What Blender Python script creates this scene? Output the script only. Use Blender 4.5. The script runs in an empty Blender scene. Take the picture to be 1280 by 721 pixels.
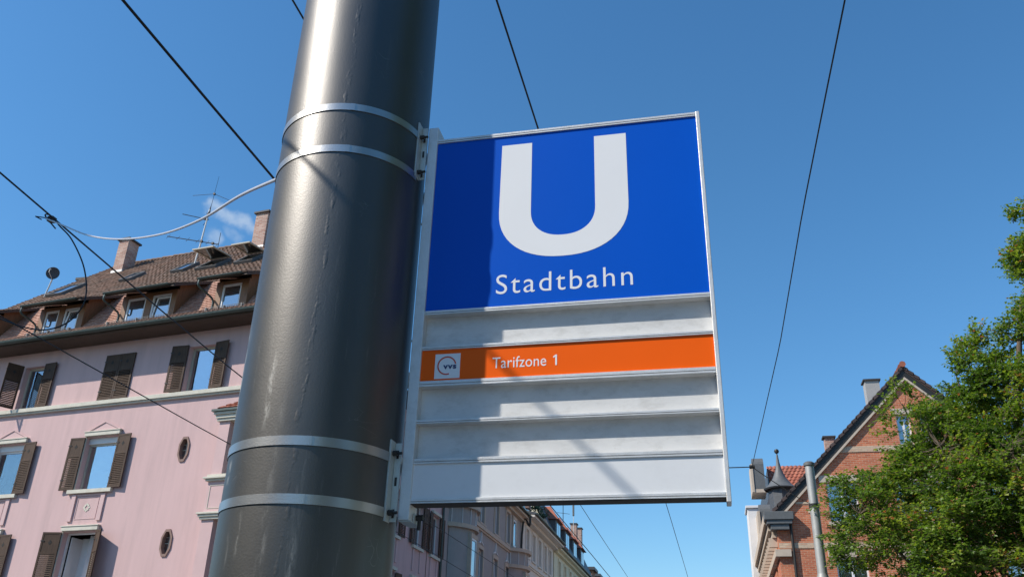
import bpy, bmesh, math, random
import numpy as np
from mathutils import Matrix, Vector

rnd = random.Random(7)
SC = bpy.context.scene
COL = SC.collection
PI = math.pi

# ------------------------------------------------------------------ camera
cam_d = bpy.data.cameras.new("camera")
cam = bpy.data.objects.new("camera", cam_d)
COL.objects.link(cam)
cam_d.sensor_width = 36.0
cam_d.lens = 36.0 * 1085.0 / 1280.0
cam_d.clip_start = 0.05
cam_d.clip_end = 3000.0
CR = ((0.976667, 0.070068, 0.203005), (0.213162, -0.431301, -0.876665), (0.026130, 0.899483, -0.436174))
cam.matrix_world = Matrix.Translation((0, 0, 1.65)) @ Matrix(CR).to_4x4()
SC.camera = cam

# ------------------------------------------------------------------ light
SUN_AZ, SUN_EL = math.radians(120), math.radians(42.3)      # azimuth counted left of +Y
sun_dir = Vector((-math.sin(SUN_AZ) * math.cos(SUN_EL), math.cos(SUN_AZ) * math.cos(SUN_EL), math.sin(SUN_EL)))
sd = bpy.data.lights.new("sun", 'SUN')
sd.energy = 5.0
sd.angle = math.radians(0.53)
sd.color = (1.0, 0.935, 0.84)
so = bpy.data.objects.new("sun", sd)
COL.objects.link(so)
so.rotation_euler = sun_dir.to_track_quat('Z', 'Y').to_euler()
so.location = sun_dir * 40

W = bpy.data.worlds.new("World")
SC.world = W
W.use_nodes = True
wn, wl = W.node_tree.nodes, W.node_tree.links
wn.clear()
sky = wn.new('ShaderNodeTexSky')
sky.sky_type = 'NISHITA'
sky.sun_disc = False
sky.sun_elevation = SUN_EL
sky.sun_rotation = math.radians(-120)
sky.altitude = 250
sky.air_density = 1.3
sky.dust_density = 0.4
sky.ozone_density = 8.0
bg = wn.new('ShaderNodeBackground')
bg.inputs['Strength'].default_value = 0.15
wo = wn.new('ShaderNodeOutputWorld')
# a few thin wisps of cloud, fixed directions in the sky
tc = wn.new('ShaderNodeTexCoord')
acc = None
R_ = Matrix(CR)
def wdir(px, py):
    return (R_ @ Vector((px - 640, -(py - 360.5), -1085.0))).normalized()
for (a, b, rad, amt) in (((264, 258), (318, 287), 0.0075, 0.48), ((264, 295), (268, 302), 0.008, 0.34), ((286, 290), (298, 300), 0.006, 0.2)):
    A, B = wdir(*a), wdir(*b)
    mid, half = (A + B) / 2, (B - A).length / 2
    ax = (B - A).normalized()
    sub = wn.new('ShaderNodeVectorMath'); sub.operation = 'SUBTRACT'; sub.inputs[1].default_value = mid
    nz = wn.new('ShaderNodeTexNoise'); nz.inputs['Scale'].default_value = 45; nz.inputs['Detail'].default_value = 5
    wl.new(tc.outputs['Generated'], nz.inputs['Vector'])
    wl.new(tc.outputs['Generated'], sub.inputs[0])
    off = wn.new('ShaderNodeVectorMath'); off.operation = 'MULTIPLY_ADD'
    off.inputs[1].default_value = (0.03,) * 3
    wl.new(nz.outputs['Color'], off.inputs[0]); wl.new(sub.outputs[0], off.inputs[2])
    o2 = wn.new('ShaderNodeVectorMath'); o2.operation = 'SUBTRACT'; o2.inputs[1].default_value = (0.015,) * 3
    wl.new(off.outputs[0], o2.inputs[0])
    dt = wn.new('ShaderNodeVectorMath'); dt.operation = 'DOT_PRODUCT'; dt.inputs[1].default_value = ax
    wl.new(o2.outputs[0], dt.inputs[0])
    cl = wn.new('ShaderNodeClamp'); cl.inputs['Min'].default_value = -half; cl.inputs['Max'].default_value = half
    wl.new(dt.outputs['Value'], cl.inputs['Value'])
    sc_ = wn.new('ShaderNodeVectorMath'); sc_.operation = 'SCALE'; sc_.inputs[0].default_value = ax
    wl.new(cl.outputs[0], sc_.inputs['Scale'])
    ds = wn.new('ShaderNodeVectorMath'); ds.operation = 'DISTANCE'
    wl.new(o2.outputs[0], ds.inputs[0]); wl.new(sc_.outputs[0], ds.inputs[1])
    mr = wn.new('ShaderNodeMapRange'); mr.interpolation_type = 'SMOOTHSTEP'
    mr.inputs['From Min'].default_value = rad * 1.5; mr.inputs['From Max'].default_value = 0.0
    mr.inputs['To Min'].default_value = 0.0; mr.inputs['To Max'].default_value = amt
    wl.new(ds.outputs['Value'], mr.inputs['Value'])
    if acc is None: acc = mr.outputs[0]
    else:
        ad = wn.new('ShaderNodeMath'); ad.operation = 'ADD'
        wl.new(acc, ad.inputs[0]); wl.new(mr.outputs[0], ad.inputs[1]); acc = ad.outputs[0]
mx = wn.new('ShaderNodeMix'); mx.data_type = 'RGBA'
mx.inputs['B'].default_value = (4.3, 4.9, 5.5, 1)
hs_ = wn.new('ShaderNodeHueSaturation'); hs_.inputs['Saturation'].default_value = 1.12; hs_.inputs['Hue'].default_value = 0.494
wl.new(sky.outputs[0], hs_.inputs['Color'])
wl.new(acc, mx.inputs['Factor']); wl.new(hs_.outputs[0], mx.inputs['A'])
wl.new(mx.outputs['Result'], bg.inputs['Color'])
wl.new(bg.outputs[0], wo.inputs[0])

SC.view_settings.view_transform = 'Standard'
SC.view_settings.look = 'None'
SC.view_settings.exposure = 0.12
SC.view_settings.gamma = 1.0
SC.cycles.max_bounces = 8
SC.cycles.transparent_max_bounces = 16

# ------------------------------------------------------------------ materials
MATS = {}
def nodes(name):
    m = bpy.data.materials.new(name); m.use_nodes = True
    n, l = m.node_tree.nodes, m.node_tree.links
    return m, n, l, n['Principled BSDF']
def mat(name, col, rough=0.7, metal=0.0, var=0.12, scale=6.0, bump=0.0, bscale=60.0, spec=0.5, dirt=None, dirt_amt=0.0, dscale=2.0, stretch=(1, 1, 1), coat=0):
    m, n, l, p = nodes(name)
    t = n.new('ShaderNodeTexCoord')
    mp = n.new('ShaderNodeMapping'); mp.inputs['Scale'].default_value = stretch
    l.new(t.outputs['Object'], mp.inputs['Vector'])
    nz = n.new('ShaderNodeTexNoise'); nz.inputs['Scale'].default_value = scale; nz.inputs['Detail'].default_value = 6; nz.inputs['Roughness'].default_value = 0.62
    l.new(mp.outputs[0], nz.inputs['Vector'])
    mr = n.new('ShaderNodeMapRange')
    mr.inputs['From Min'].default_value = 0.25; mr.inputs['From Max'].default_value = 0.75
    mr.inputs['To Min'].default_value = 1 - var; mr.inputs['To Max'].default_value = 1 + var
    l.new(nz.outputs['Fac'], mr.inputs['Value'])
    hv = n.new('ShaderNodeHueSaturation'); hv.inputs['Color'].default_value = (*col, 1)
    l.new(mr.outputs[0], hv.inputs['Value'])
    out = hv.outputs[0]
    if dirt:
        n2 = n.new('ShaderNodeTexNoise'); n2.inputs['Scale'].default_value = dscale; n2.inputs['Detail'].default_value = 8; n2.inputs['Roughness'].default_value = 0.7
        l.new(mp.outputs[0], n2.inputs['Vector'])
        m2 = n.new('ShaderNodeMapRange'); m2.inputs['From Min'].default_value = 0.48; m2.inputs['From Max'].default_value = 0.72
        m2.inputs['To Max'].default_value = dirt_amt
        l.new(n2.outputs['Fac'], m2.inputs['Value'])
        mi = n.new('ShaderNodeMix'); mi.data_type = 'RGBA'; mi.inputs['B'].default_value = (*dirt, 1)
        l.new(m2.outputs[0], mi.inputs['Factor']); l.new(out, mi.inputs['A']); out = mi.outputs['Result']
    l.new(out, p.inputs['Base Color'])
    p.inputs['Roughness'].default_value = rough
    p.inputs['Metallic'].default_value = metal
    p.inputs['Specular IOR Level'].default_value = spec
    p.inputs['Coat Weight'].default_value = coat
    if bump:
        b = n.new('ShaderNodeBump'); b.inputs['Strength'].default_value = bump; b.inputs['Distance'].default_value = 0.01
        n3 = n.new('ShaderNodeTexNoise'); n3.inputs['Scale'].default_value = bscale; n3.inputs['Detail'].default_value = 4
        l.new(mp.outputs[0], n3.inputs['Vector']); l.new(n3.outputs['Fac'], b.inputs['Height']); l.new(b.outputs[0], p.inputs['Normal'])
    MATS[name] = m
    return m

def attr_tint(m_name, col, col2, rough=0.8, bump=0.25, moss=None, moss_amt=0.0):
    """tiles and leaves: every face carries its own random number"""
    m, n, l, p = nodes(m_name)
    a = n.new('ShaderNodeAttribute'); a.attribute_name = 'rnd'
    mi = n.new('ShaderNodeMix'); mi.data_type = 'RGBA'
    mi.inputs['A'].default_value = (*col, 1); mi.inputs['B'].default_value = (*col2, 1)
    l.new(a.outputs['Fac'], mi.inputs['Factor'])
    out = mi.outputs['Result']
    t = n.new('ShaderNodeTexCoord')
    nz = n.new('ShaderNodeTexNoise'); nz.inputs['Scale'].default_value = 1.3; nz.inputs['Detail'].default_value = 9; nz.inputs['Roughness'].default_value = 0.7
    l.new(t.outputs['Object'], nz.inputs['Vector'])
    if moss:
        mr = n.new('ShaderNodeMapRange'); mr.inputs['From Min'].default_value = 0.42; mr.inputs['From Max'].default_value = 0.68; mr.inputs['To Max'].default_value = moss_amt
        l.new(nz.outputs['Fac'], mr.inputs['Value'])
        m2 = n.new('ShaderNodeMix'); m2.data_type = 'RGBA'; m2.inputs['B'].default_value = (*moss, 1)
        l.new(mr.outputs[0], m2.inputs['Factor']); l.new(out, m2.inputs['A']); out = m2.outputs['Result']
    l.new(out, p.inputs['Base Color'])
    p.inputs['Roughness'].default_value = rough
    b = n.new('ShaderNodeBump'); b.inputs['Strength'].default_value = bump; b.inputs['Distance'].default_value = 0.02
    n3 = n.new('ShaderNodeTexNoise'); n3.inputs['Scale'].default_value = 40
    l.new(t.outputs['Object'], n3.inputs['Vector']); l.new(n3.outputs['Fac'], b.inputs['Height']); l.new(b.outputs[0], p.inputs['Normal'])
    MATS[m_name] = m
    return m

def brick_mat(name, c1, c2, mortar, bw=0.25, bh=0.075, light=None):
    m, n, l, p = nodes(name)
    t = n.new('ShaderNodeTexCoord')
    s = n.new('ShaderNodeSeparateXYZ'); l.new(t.outputs['Object'], s.inputs[0])
    ad = n.new('ShaderNodeMath'); l.new(s.outputs['X'], ad.inputs[0]); l.new(s.outputs['Y'], ad.inputs[1])
    c = n.new('ShaderNodeCombineXYZ'); l.new(ad.outputs[0], c.inputs['X']); l.new(s.outputs['Z'], c.inputs['Y'])
    br = n.new('ShaderNodeTexBrick')
    br.inputs['Color1'].default_value = (*c1, 1); br.inputs['Color2'].default_value = (*c2, 1); br.inputs['Mortar'].default_value = (*mortar, 1)
    br.inputs['Scale'].default_value = 1.0; br.inputs['Brick Width'].default_value = bw; br.inputs['Row Height'].default_value = bh
    br.inputs['Mortar Size'].default_value = 0.009; br.inputs['Mortar Smooth'].default_value = 0.2; br.inputs['Bias'].default_value = -0.1
    l.new(c.outputs[0], br.inputs['Vector'])
    nz = n.new('ShaderNodeTexNoise'); nz.inputs['Scale'].default_value = 1.8; nz.inputs['Detail'].default_value = 8
    l.new(t.outputs['Object'], nz.inputs['Vector'])
    mr = n.new('ShaderNodeMapRange'); mr.inputs['To Min'].default_value = 0.7; mr.inputs['To Max'].default_value = 1.3
    l.new(nz.outputs['Fac'], mr.inputs['Value'])
    hv = n.new('ShaderNodeHueSaturation'); l.new(br.outputs['Color'], hv.inputs['Color']); l.new(mr.outputs[0], hv.inputs['Value'])
    l.new(hv.outputs[0], p.inputs['Base Color']); p.inputs['Roughness'].default_value = 0.85
    b = n.new('ShaderNodeBump'); b.inputs['Strength'].default_value = 0.6; b.inputs['Distance'].default_value = 0.012; b.invert = True
    l.new(br.outputs['Fac'], b.inputs['Height']); l.new(b.outputs[0], p.inputs['Normal'])
    MATS[name] = m
    return m

def glass_mat(name, gfac, tint, opaque=True, seethrough=0.0):
    m = bpy.data.materials.new(name); m.use_nodes = True
    n, l = m.node_tree.nodes, m.node_tree.links
    n.clear()
    o = n.new('ShaderNodeOutputMaterial')
    g = n.new('ShaderNodeBsdfGlossy'); g.inputs['Roughness'].default_value = 0.015; g.inputs['Color'].default_value = (0.92, 0.96, 1, 1)
    if opaque:
        d = n.new('ShaderNodeBsdfPrincipled'); d.inputs['Base Color'].default_value = (*tint, 1); d.inputs['Roughness'].default_value = 0.4
    else:
        d = n.new('ShaderNodeBsdfTransparent'); d.inputs['Color'].default_value = (*tint, 1)
    lw = n.new('ShaderNodeLayerWeight'); lw.inputs['Blend'].default_value = 0.35
    t = n.new('ShaderNodeTexCoord'); nz = n.new('ShaderNodeTexNoise'); nz.inputs['Scale'].default_value = 1.2
    l.new(t.outputs['Object'], nz.inputs['Vector'])
    b = n.new('ShaderNodeBump'); b.inputs['Strength'].default_value = 0.16; b.inputs['Distance'].default_value = 0.05
    l.new(nz.outputs['Fac'], b.inputs['Height']); l.new(b.outputs[0], g.inputs['Normal'])
    mr = n.new('ShaderNodeMapRange'); mr.inputs['To Min'].default_value = gfac; mr.inputs['To Max'].default_value = min(1, gfac + 0.5)
    l.new(lw.outputs['Fresnel'], mr.inputs['Value'])
    mi = n.new('ShaderNodeMixShader')
    l.new(mr.outputs[0], mi.inputs[0]); l.new(d.outputs[0], mi.inputs[1]); l.new(g.outputs[0], mi.inputs[2])
    l.new(mi.outputs[0], o.inputs[0])
    MATS[name] = m
    return m

# pole: dark grey paint over steel, orange peel, pale vertical streaks, chips
def pole_mat():
    m, n, l, p = nodes('pole_paint')
    t = n.new('ShaderNodeTexCoord')
    base = n.new('ShaderNodeTexNoise'); base.inputs['Scale'].default_value = 5; base.inputs['Detail'].default_value = 8; base.inputs['Roughness'].default_value = 0.65
    l.new(t.outputs['Object'], base.inputs['Vector'])
    cr = n.new('ShaderNodeValToRGB')
    cr.color_ramp.elements[0].position = 0.3; cr.color_ramp.elements[0].color = (0.010, 0.011, 0.010, 1)
    cr.color_ramp.elements[1].position = 0.75; cr.color_ramp.elements[1].color = (0.017, 0.018, 0.016, 1)
    l.new(base.outputs['Fac'], cr.inputs[0])
    # pale chalky runs, long and narrow
    mp = n.new('ShaderNodeMapping'); mp.inputs['Scale'].default_value = (26, 26, 2.2)
    l.new(t.outputs['Object'], mp.inputs['Vector'])
    st = n.new('ShaderNodeTexNoise'); st.inputs['Scale'].default_value = 1.0; st.inputs['Detail'].default_value = 9; st.inputs['Roughness'].default_value = 0.72
    l.new(mp.outputs[0], st.inputs['Vector'])
    msk = n.new('ShaderNodeMapRange'); msk.inputs['From Min'].default_value = 0.60; msk.inputs['From Max'].default_value = 0.72; msk.inputs['To Max'].default_value = 0.30
    l.new(st.outputs['Fac'], msk.inputs['Value'])
    # the runs sit mostly in the height between the two pairs of bands and below
    sp = n.new('ShaderNodeSeparateXYZ'); l.new(t.outputs['Object'], sp.inputs[0])
    hz = n.new('ShaderNodeMapRange'); hz.inputs['From Min'].default_value = 3.2; hz.inputs['From Max'].default_value = 2.7
    hz.inputs['To Min'].default_value = 0.2; hz.inputs['To Max'].default_value = 1
    l.new(sp.outputs['Z'], hz.inputs['Value'])
    mu = n.new('ShaderNodeMath'); mu.operation = 'MULTIPLY'; l.new(msk.outputs[0], mu.inputs[0]); l.new(hz.outputs[0], mu.inputs[1])
    mi = n.new('ShaderNodeMix'); mi.data_type = 'RGBA'; mi.inputs['B'].default_value = (0.36, 0.35, 0.32, 1)
    l.new(mu.outputs[0], mi.inputs['Factor']); l.new(cr.outputs[0], mi.inputs['A'])
    # two scraped chalky marks (angle round the pole, height)
    at = n.new('ShaderNodeMath'); at.operation = 'ARCTAN2'; l.new(sp.outputs['Y'], at.inputs[0]); l.new(sp.outputs['X'], at.inputs[1])
    out = mi.outputs['Result']
    for (ang, wid, z0, z1, amt) in ((-145, 0.10, 2.42, 2.78, 0.95), (-102, 0.055, 2.36, 2.62, 0.9), (-134, 0.05, 2.22, 2.30, 0.8), (-91, 0.06, 1.2, 2.62, 0.22), (-72, 0.06, 1.6, 2.12, 0.4), (-110, 0.03, 2.0, 2.14, 0.4)):
        a1 = n.new('ShaderNodeMath'); a1.operation = 'SUBTRACT'; a1.inputs[1].default_value = math.radians(ang); l.new(at.outputs[0], a1.inputs[0])
        a2 = n.new('ShaderNodeMath'); a2.operation = 'ABSOLUTE'; l.new(a1.outputs[0], a2.inputs[0])
        a3 = n.new('ShaderNodeMapRange'); a3.inputs['From Min'].default_value = wid; a3.inputs['From Max'].default_value = 0.0; l.new(a2.outputs[0], a3.inputs['Value'])
        zc, zh = (z0 + z1) / 2, (z1 - z0) / 2
        b1 = n.new('ShaderNodeMath'); b1.operation = 'SUBTRACT'; b1.inputs[1].default_value = zc; l.new(sp.outputs['Z'], b1.inputs[0])
        b2 = n.new('ShaderNodeMath'); b2.operation = 'ABSOLUTE'; l.new(b1.outputs[0], b2.inputs[0])
        b3 = n.new('ShaderNodeMapRange'); b3.inputs['From Min'].default_value = zh; b3.inputs['From Max'].default_value = zh * 0.6; l.new(b2.outputs[0], b3.inputs['Value'])
        c1 = n.new('ShaderNodeMath'); c1.operation = 'MULTIPLY'; l.new(a3.outputs[0], c1.inputs[0]); l.new(b3.outputs[0], c1.inputs[1])
        n4 = n.new('ShaderNodeTexNoise'); n4.inputs['Scale'].default_value = 30; n4.inputs['Detail'].default_value = 10; n4.inputs['Roughness'].default_value = 0.75
        mp4 = n.new('ShaderNodeMapping'); mp4.inputs['Scale'].default_value = (1.6, 1.6, 0.5); l.new(t.outputs['Object'], mp4.inputs['Vector']); l.new(mp4.outputs[0], n4.inputs['Vector'])
        r4 = n.new('ShaderNodeMapRange'); r4.inputs['From Min'].default_value = 0.44; r4.inputs['From Max'].default_value = 0.6; r4.inputs['To Max'].default_value = amt; l.new(n4.outputs['Fac'], r4.inputs['Value'])
        c2 = n.new('ShaderNodeMath'); c2.operation = 'MULTIPLY'; l.new(c1.outputs[0], c2.inputs[0]); l.new(r4.outputs[0], c2.inputs[1])
        m5 = n.new('ShaderNodeMix'); m5.data_type = 'RGBA'; m5.inputs['B'].default_value = (0.46, 0.45, 0.41, 1)
        l.new(c2.outputs[0], m5.inputs['Factor']); l.new(out, m5.inputs['A']); out = m5.outputs['Result']
    # small pale scratches
    vs = n.new('ShaderNodeTexVoronoi'); vs.feature = 'DISTANCE_TO_EDGE'; vs.inputs['Scale'].default_value = 7
    nv = n.new('ShaderNodeTexNoise'); nv.inputs['Scale'].default_value = 3.1
    l.new(t.outputs['Object'], nv.inputs['Vector'])
    av = n.new('ShaderNodeVectorMath'); av.operation = 'ADD'; l.new(nv.outputs['Color'], av.inputs[0]); l.new(t.outputs['Object'], av.inputs[1]); l.new(av.outputs[0], vs.inputs['Vector'])
    v2 = n.new('ShaderNodeMapRange'); v2.inputs['From Min'].default_value = 0.006; v2.inputs['From Max'].default_value = 0.0; v2.inputs['To Max'].default_value = 1; l.new(vs.outputs['Distance'], v2.inputs['Value'])
    n5 = n.new('ShaderNodeTexNoise'); n5.inputs['Scale'].default_value = 9; l.new(t.outputs['Object'], n5.inputs['Vector'])
    v3 = n.new('ShaderNodeMapRange'); v3.inputs['From Min'].default_value = 0.6; v3.inputs['From Max'].default_value = 0.68; v3.inputs['To Max'].default_value = 0.4; l.new(n5.outputs['Fac'], v3.inputs['Value'])
    v4 = n.new('ShaderNodeMath'); v4.operation = 'MULTIPLY'; l.new(v2.outputs[0], v4.inputs[0]); l.new(v3.outputs[0], v4.inputs[1])
    m6 = n.new('ShaderNodeMix'); m6.data_type = 'RGBA'; m6.inputs['B'].default_value = (0.3, 0.3, 0.28, 1)
    l.new(v4.outputs[0], m6.inputs['Factor']); l.new(out, m6.inputs['A']); out = m6.outputs['Result']
    l.new(out, p.inputs['Base Color'])
    p.inputs['Specular IOR Level'].default_value = 1.0; p.inputs['IOR'].default_value = 1.6; p.inputs['Specular Tint'].default_value = (1.0, 0.97, 0.94, 1)
    rr = n.new('ShaderNodeMapRange'); rr.inputs['To Min'].default_value = 0.40; rr.inputs['To Max'].default_value = 0.50
    l.new(base.outputs['Fac'], rr.inputs['Value']); l.new(rr.outputs[0], p.inputs['Roughness'])
    pe = n.new('ShaderNodeTexNoise'); pe.inputs['Scale'].default_value = 170; pe.inputs['Detail'].default_value = 3
    l.new(t.outputs['Object'], pe.inputs['Vector'])
    pb = n.new('ShaderNodeTexNoise'); pb.inputs['Scale'].default_value = 9; pb.inputs['Detail'].default_value = 4
    mpb = n.new('ShaderNodeMapping'); mpb.inputs['Scale'].default_value = (1, 1, 0.35); l.new(t.outputs['Object'], mpb.inputs['Vector']); l.new(mpb.outputs[0], pb.inputs['Vector'])
    b1 = n.new('ShaderNodeBump'); b1.inputs['Strength'].default_value = 0.22; b1.inputs['Distance'].default_value = 0.0016
    b2 = n.new('ShaderNodeBump'); b2.inputs['Strength'].default_value = 0.14; b2.inputs['Distance'].default_value = 0.006
    l.new(pe.outputs['Fac'], b1.inputs['Height']); l.new(pb.outputs['Fac'], b2.inputs['Height']); l.new(b1.outputs[0], b2.inputs['Normal'])
    l.new(b2.outputs[0], p.inputs['Normal'])
    MATS['pole_paint'] = m

pole_mat()
mat('aluminium', (0.68, 0.68, 0.67), 0.45, 0.35, 0.08, 8, 0.12, 300, dirt=(0.34, 0.33, 0.30), dirt_amt=0.35, dscale=14, stretch=(1, 1, 1))
mat('band_steel', (0.44, 0.44, 0.43), 0.36, 0.92, 0.06, 12, 0.06, 200)
mat('bracket_zinc', (0.50, 0.54, 0.52), 0.5, 0.4, 0.1, 20, 0.1, 200)
mat('recess_alu', (0.67, 0.67, 0.66), 0.6, 0.1, 0.08, 9, 0.05, 200, dirt=(0.27, 0.255, 0.225), dirt_amt=0.32, dscale=22, stretch=(0.7, 1, 1.3))
mat('panel_blue', (0.0, 0.093, 0.57), 0.4, 0, 0.03, 2.5, 0, spec=0.12)
mat('panel_orange', (0.95, 0.128, 0.004), 0.4, 0, 0.03, 3, 0, spec=0.12)
mat('panel_white', (0.76, 0.775, 0.79), 0.4, 0, 0.02, 2, 0, spec=0.4, dirt=(0.5, 0.5, 0.5), dirt_amt=0.15, dscale=12)
mat('lettering_white', (0.82, 0.83, 0.84), 0.45, 0, 0.02, 4)
mat('logo_red', (0.62, 0.07, 0.03), 0.4, 0, 0.02)
mat('logo_blue', (0.02, 0.04, 0.14), 0.4, 0, 0.02)
mat('dark_steel', (0.035, 0.033, 0.03), 0.5, 0.3, 0.2, 30)
mat('underside_brown', (0.05, 0.036, 0.026), 0.7, 0, 0.2, 20)
mat('dish_grey', (0.045, 0.047, 0.055), 0.7, 0, 0.1)
mat('wire_black', (0.018, 0.018, 0.020), 0.55, 0.2, 0.1)
mat('cable_pale', (0.55, 0.53, 0.54), 0.4, 0.1, 0.1, 20)
mat('pink_plaster', (0.61, 0.425, 0.41), 0.9, 0, 0.06, 1.1, 0.35, 45, spec=0.2, dirt=(0.46, 0.33, 0.32), dirt_amt=0.5, dscale=0.8, stretch=(2.6, 2.6, 0.32))
mat('pink_trim', (0.62, 0.435, 0.42), 0.85, 0, 0.05, 3, 0.15, 50, spec=0.2)
mat('cream_stone', (0.62, 0.585, 0.49), 0.85, 0, 0.08, 5, 0.2, 40, spec=0.25, dirt=(0.30, 0.28, 0.24), dirt_amt=0.35, dscale=3)
mat('brown_stone', (0.26, 0.17, 0.14), 0.9, 0, 0.12, 8, 0.2)
mat('shutter_brown', (0.068, 0.040, 0.026), 0.65, 0, 0.2, 9, 0.15, 60, spec=0.25, dirt=(0.13, 0.082, 0.052), dirt_amt=0.5, dscale=6, stretch=(2, 2, 0.4))
mat('dormer_wood', (0.22, 0.105, 0.045), 0.55, 0, 0.25, 5, 0.12, 50, stretch=(3, 3, 0.5))
mat('soffit_wood', (0.075, 0.048, 0.034), 0.75, 0, 0.2, 4, 0.1, 40)
mat('gutter_metal', (0.065, 0.085, 0.075), 0.45, 0.3, 0.2, 10)
mat('window_white', (0.76, 0.76, 0.76), 0.4, 0, 0.03)
mat('window_cream', (0.50, 0.47, 0.38), 0.5, 0, 0.06)
mat('curtain', (0.62, 0.64, 0.66), 0.9, 0, 0.12, 4, 0, stretch=(6, 1, 0.3))
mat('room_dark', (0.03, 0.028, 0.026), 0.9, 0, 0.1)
attr_tint('roof_tile_old', (0.17, 0.098, 0.066), (0.29, 0.175, 0.12), 0.85, 0.4, moss=(0.10, 0.088, 0.068), moss_amt=0.62)
attr_tint('roof_tile_pink', (0.40, 0.20, 0.135), (0.58, 0.34, 0.25), 0.8, 0.3, moss=(0.26, 0.16, 0.12), moss_amt=0.35)
attr_tint('roof_tile_eaves', (0.24, 0.14, 0.10), (0.40, 0.25, 0.19), 0.85, 0.3, moss=(0.14, 0.11, 0.09), moss_amt=0.5)
attr_tint('roof_tile_red', (0.27, 0.075, 0.042), (0.40, 0.13, 0.075), 0.8, 0.3, moss=(0.14, 0.07, 0.05), moss_amt=0.5)
attr_tint('roof_tile_dark', (0.045, 0.032, 0.03), (0.085, 0.055, 0.048), 0.7, 0.3)
mat('slate_roof', (0.075, 0.08, 0.088), 0.55, 0, 0.25, 7, 0.2, 30)
mat('lead_grey', (0.13, 0.135, 0.135), 0.6, 0.2, 0.15, 6)
mat('chimney_cap', (0.05, 0.045, 0.045), 0.7, 0, 0.2)
mat('flashing', (0.62, 0.6, 0.56), 0.5, 0.2, 0.15)
brick_mat('chimney_brick', (0.36, 0.17, 0.125), (0.52, 0.34, 0.27), (0.48, 0.42, 0.36), 0.24, 0.078)
brick_mat('house_brick', (0.43, 0.105, 0.045), (0.62, 0.195, 0.09), (0.53, 0.34, 0.23), 0.26, 0.083)
brick_mat('cream_brick', (0.62, 0.48, 0.33), (0.55, 0.33, 0.22), (0.42, 0.33, 0.26), 0.26, 0.083)
mat('render_grey', (0.36, 0.35, 0.34), 0.9, 0, 0.1, 3)
mat('grey_plaster', (0.36, 0.335, 0.32), 0.9, 0, 0.08, 2, 0.2, 40, spec=0.2)
mat('tan_stone', (0.52, 0.43, 0.34), 0.88, 0, 0.1, 4, 0.2)
mat('pale_plaster', (0.70, 0.64, 0.57), 0.9, 0, 0.06, 2, 0.2, 40, spec=0.2)
mat('cream_plaster', (0.75, 0.68, 0.50), 0.9, 0, 0.06, 2, 0.2, 40, spec=0.2)
mat('rust_plaster', (0.36, 0.17, 0.10), 0.9, 0, 0.1, 2)
mat('white_plaster', (0.72, 0.71, 0.70), 0.85, 0, 0.06, 2)
mat('mast_grey', (0.36, 0.36, 0.345), 0.55, 0.35, 0.12, 5, 0.15, 60)
mat('asphalt', (0.055, 0.055, 0.056), 0.9, 0, 0.2, 30, 0.4, 120)
mat('paving', (0.23, 0.225, 0.21), 0.9, 0, 0.15, 10, 0.3, 60)
mat('kerb_stone', (0.36, 0.35, 0.33), 0.85, 0, 0.12, 12)
mat('earth', (0.10, 0.10, 0.07), 0.95, 0, 0.2, 2)
mat('rail_steel', (0.4, 0.39, 0.37), 0.35, 0.9, 0.1)
mat('bark', (0.115, 0.085, 0.06), 0.9, 0, 0.3, 8, 0.6, 25, stretch=(2, 2, 0.5))
mat('plant_green', (0.05, 0.09, 0.03), 0.8, 0, 0.3, 9)
glass_mat('glass', 0.38, (0.025, 0.03, 0.035), True)
glass_mat('glass_clear', 0.40, (0.75, 0.8, 0.82), False)
glass_mat('glass_dim', 0.07, (0.8, 0.83, 0.84), False)
glass_mat('glass_dark', 0.12, (0.02, 0.02, 0.022), True)

def leaf_material():
    m = bpy.data.materials.new('leaf'); m.use_nodes = True
    n, l = m.node_tree.nodes, m.node_tree.links
    n.clear()
    o = n.new('ShaderNodeOutputMaterial')
    a = n.new('ShaderNodeAttribute'); a.attribute_name = 'rnd'
    cr = n.new('ShaderNodeValToRGB')
    e = cr.color_ramp.elements
    e[0].position = 0.0; e[0].color = (0.050, 0.098, 0.016, 1)
    e[1].position = 0.55; e[1].color = (0.125, 0.20, 0.030, 1)
    x = e.new(0.86); x.color = (0.26, 0.32, 0.045, 1)
    x = e.new(0.955); x.color = (0.34, 0.30, 0.07, 1)
    x = e.new(1.0); x.color = (0.32, 0.12, 0.05, 1)
    l.new(a.outputs['Fac'], cr.inputs[0])
    d = n.new('ShaderNodeBsdfPrincipled'); d.inputs['Roughness'].default_value = 0.42; d.inputs['Specular IOR Level'].default_value = 0.45
    tr = n.new('ShaderNodeBsdfTranslucent')
    hs = n.new('ShaderNodeHueSaturation'); hs.inputs['Value'].default_value = 1.9; hs.inputs['Saturation'].default_value = 1.1
    l.new(cr.outputs[0], d.inputs['Base Color']); l.new(cr.outputs[0], hs.inputs['Color']); l.new(hs.outputs[0], tr.inputs['Color'])
    mi = n.new('ShaderNodeMixShader'); mi.inputs[0].default_value = 0.42
    l.new(d.outputs[0], mi.inputs[1]); l.new(tr.outputs[0], mi.inputs[2]); l.new(mi.outputs[0], o.inputs[0])
    MATS['leaf'] = m
leaf_material()

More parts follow.
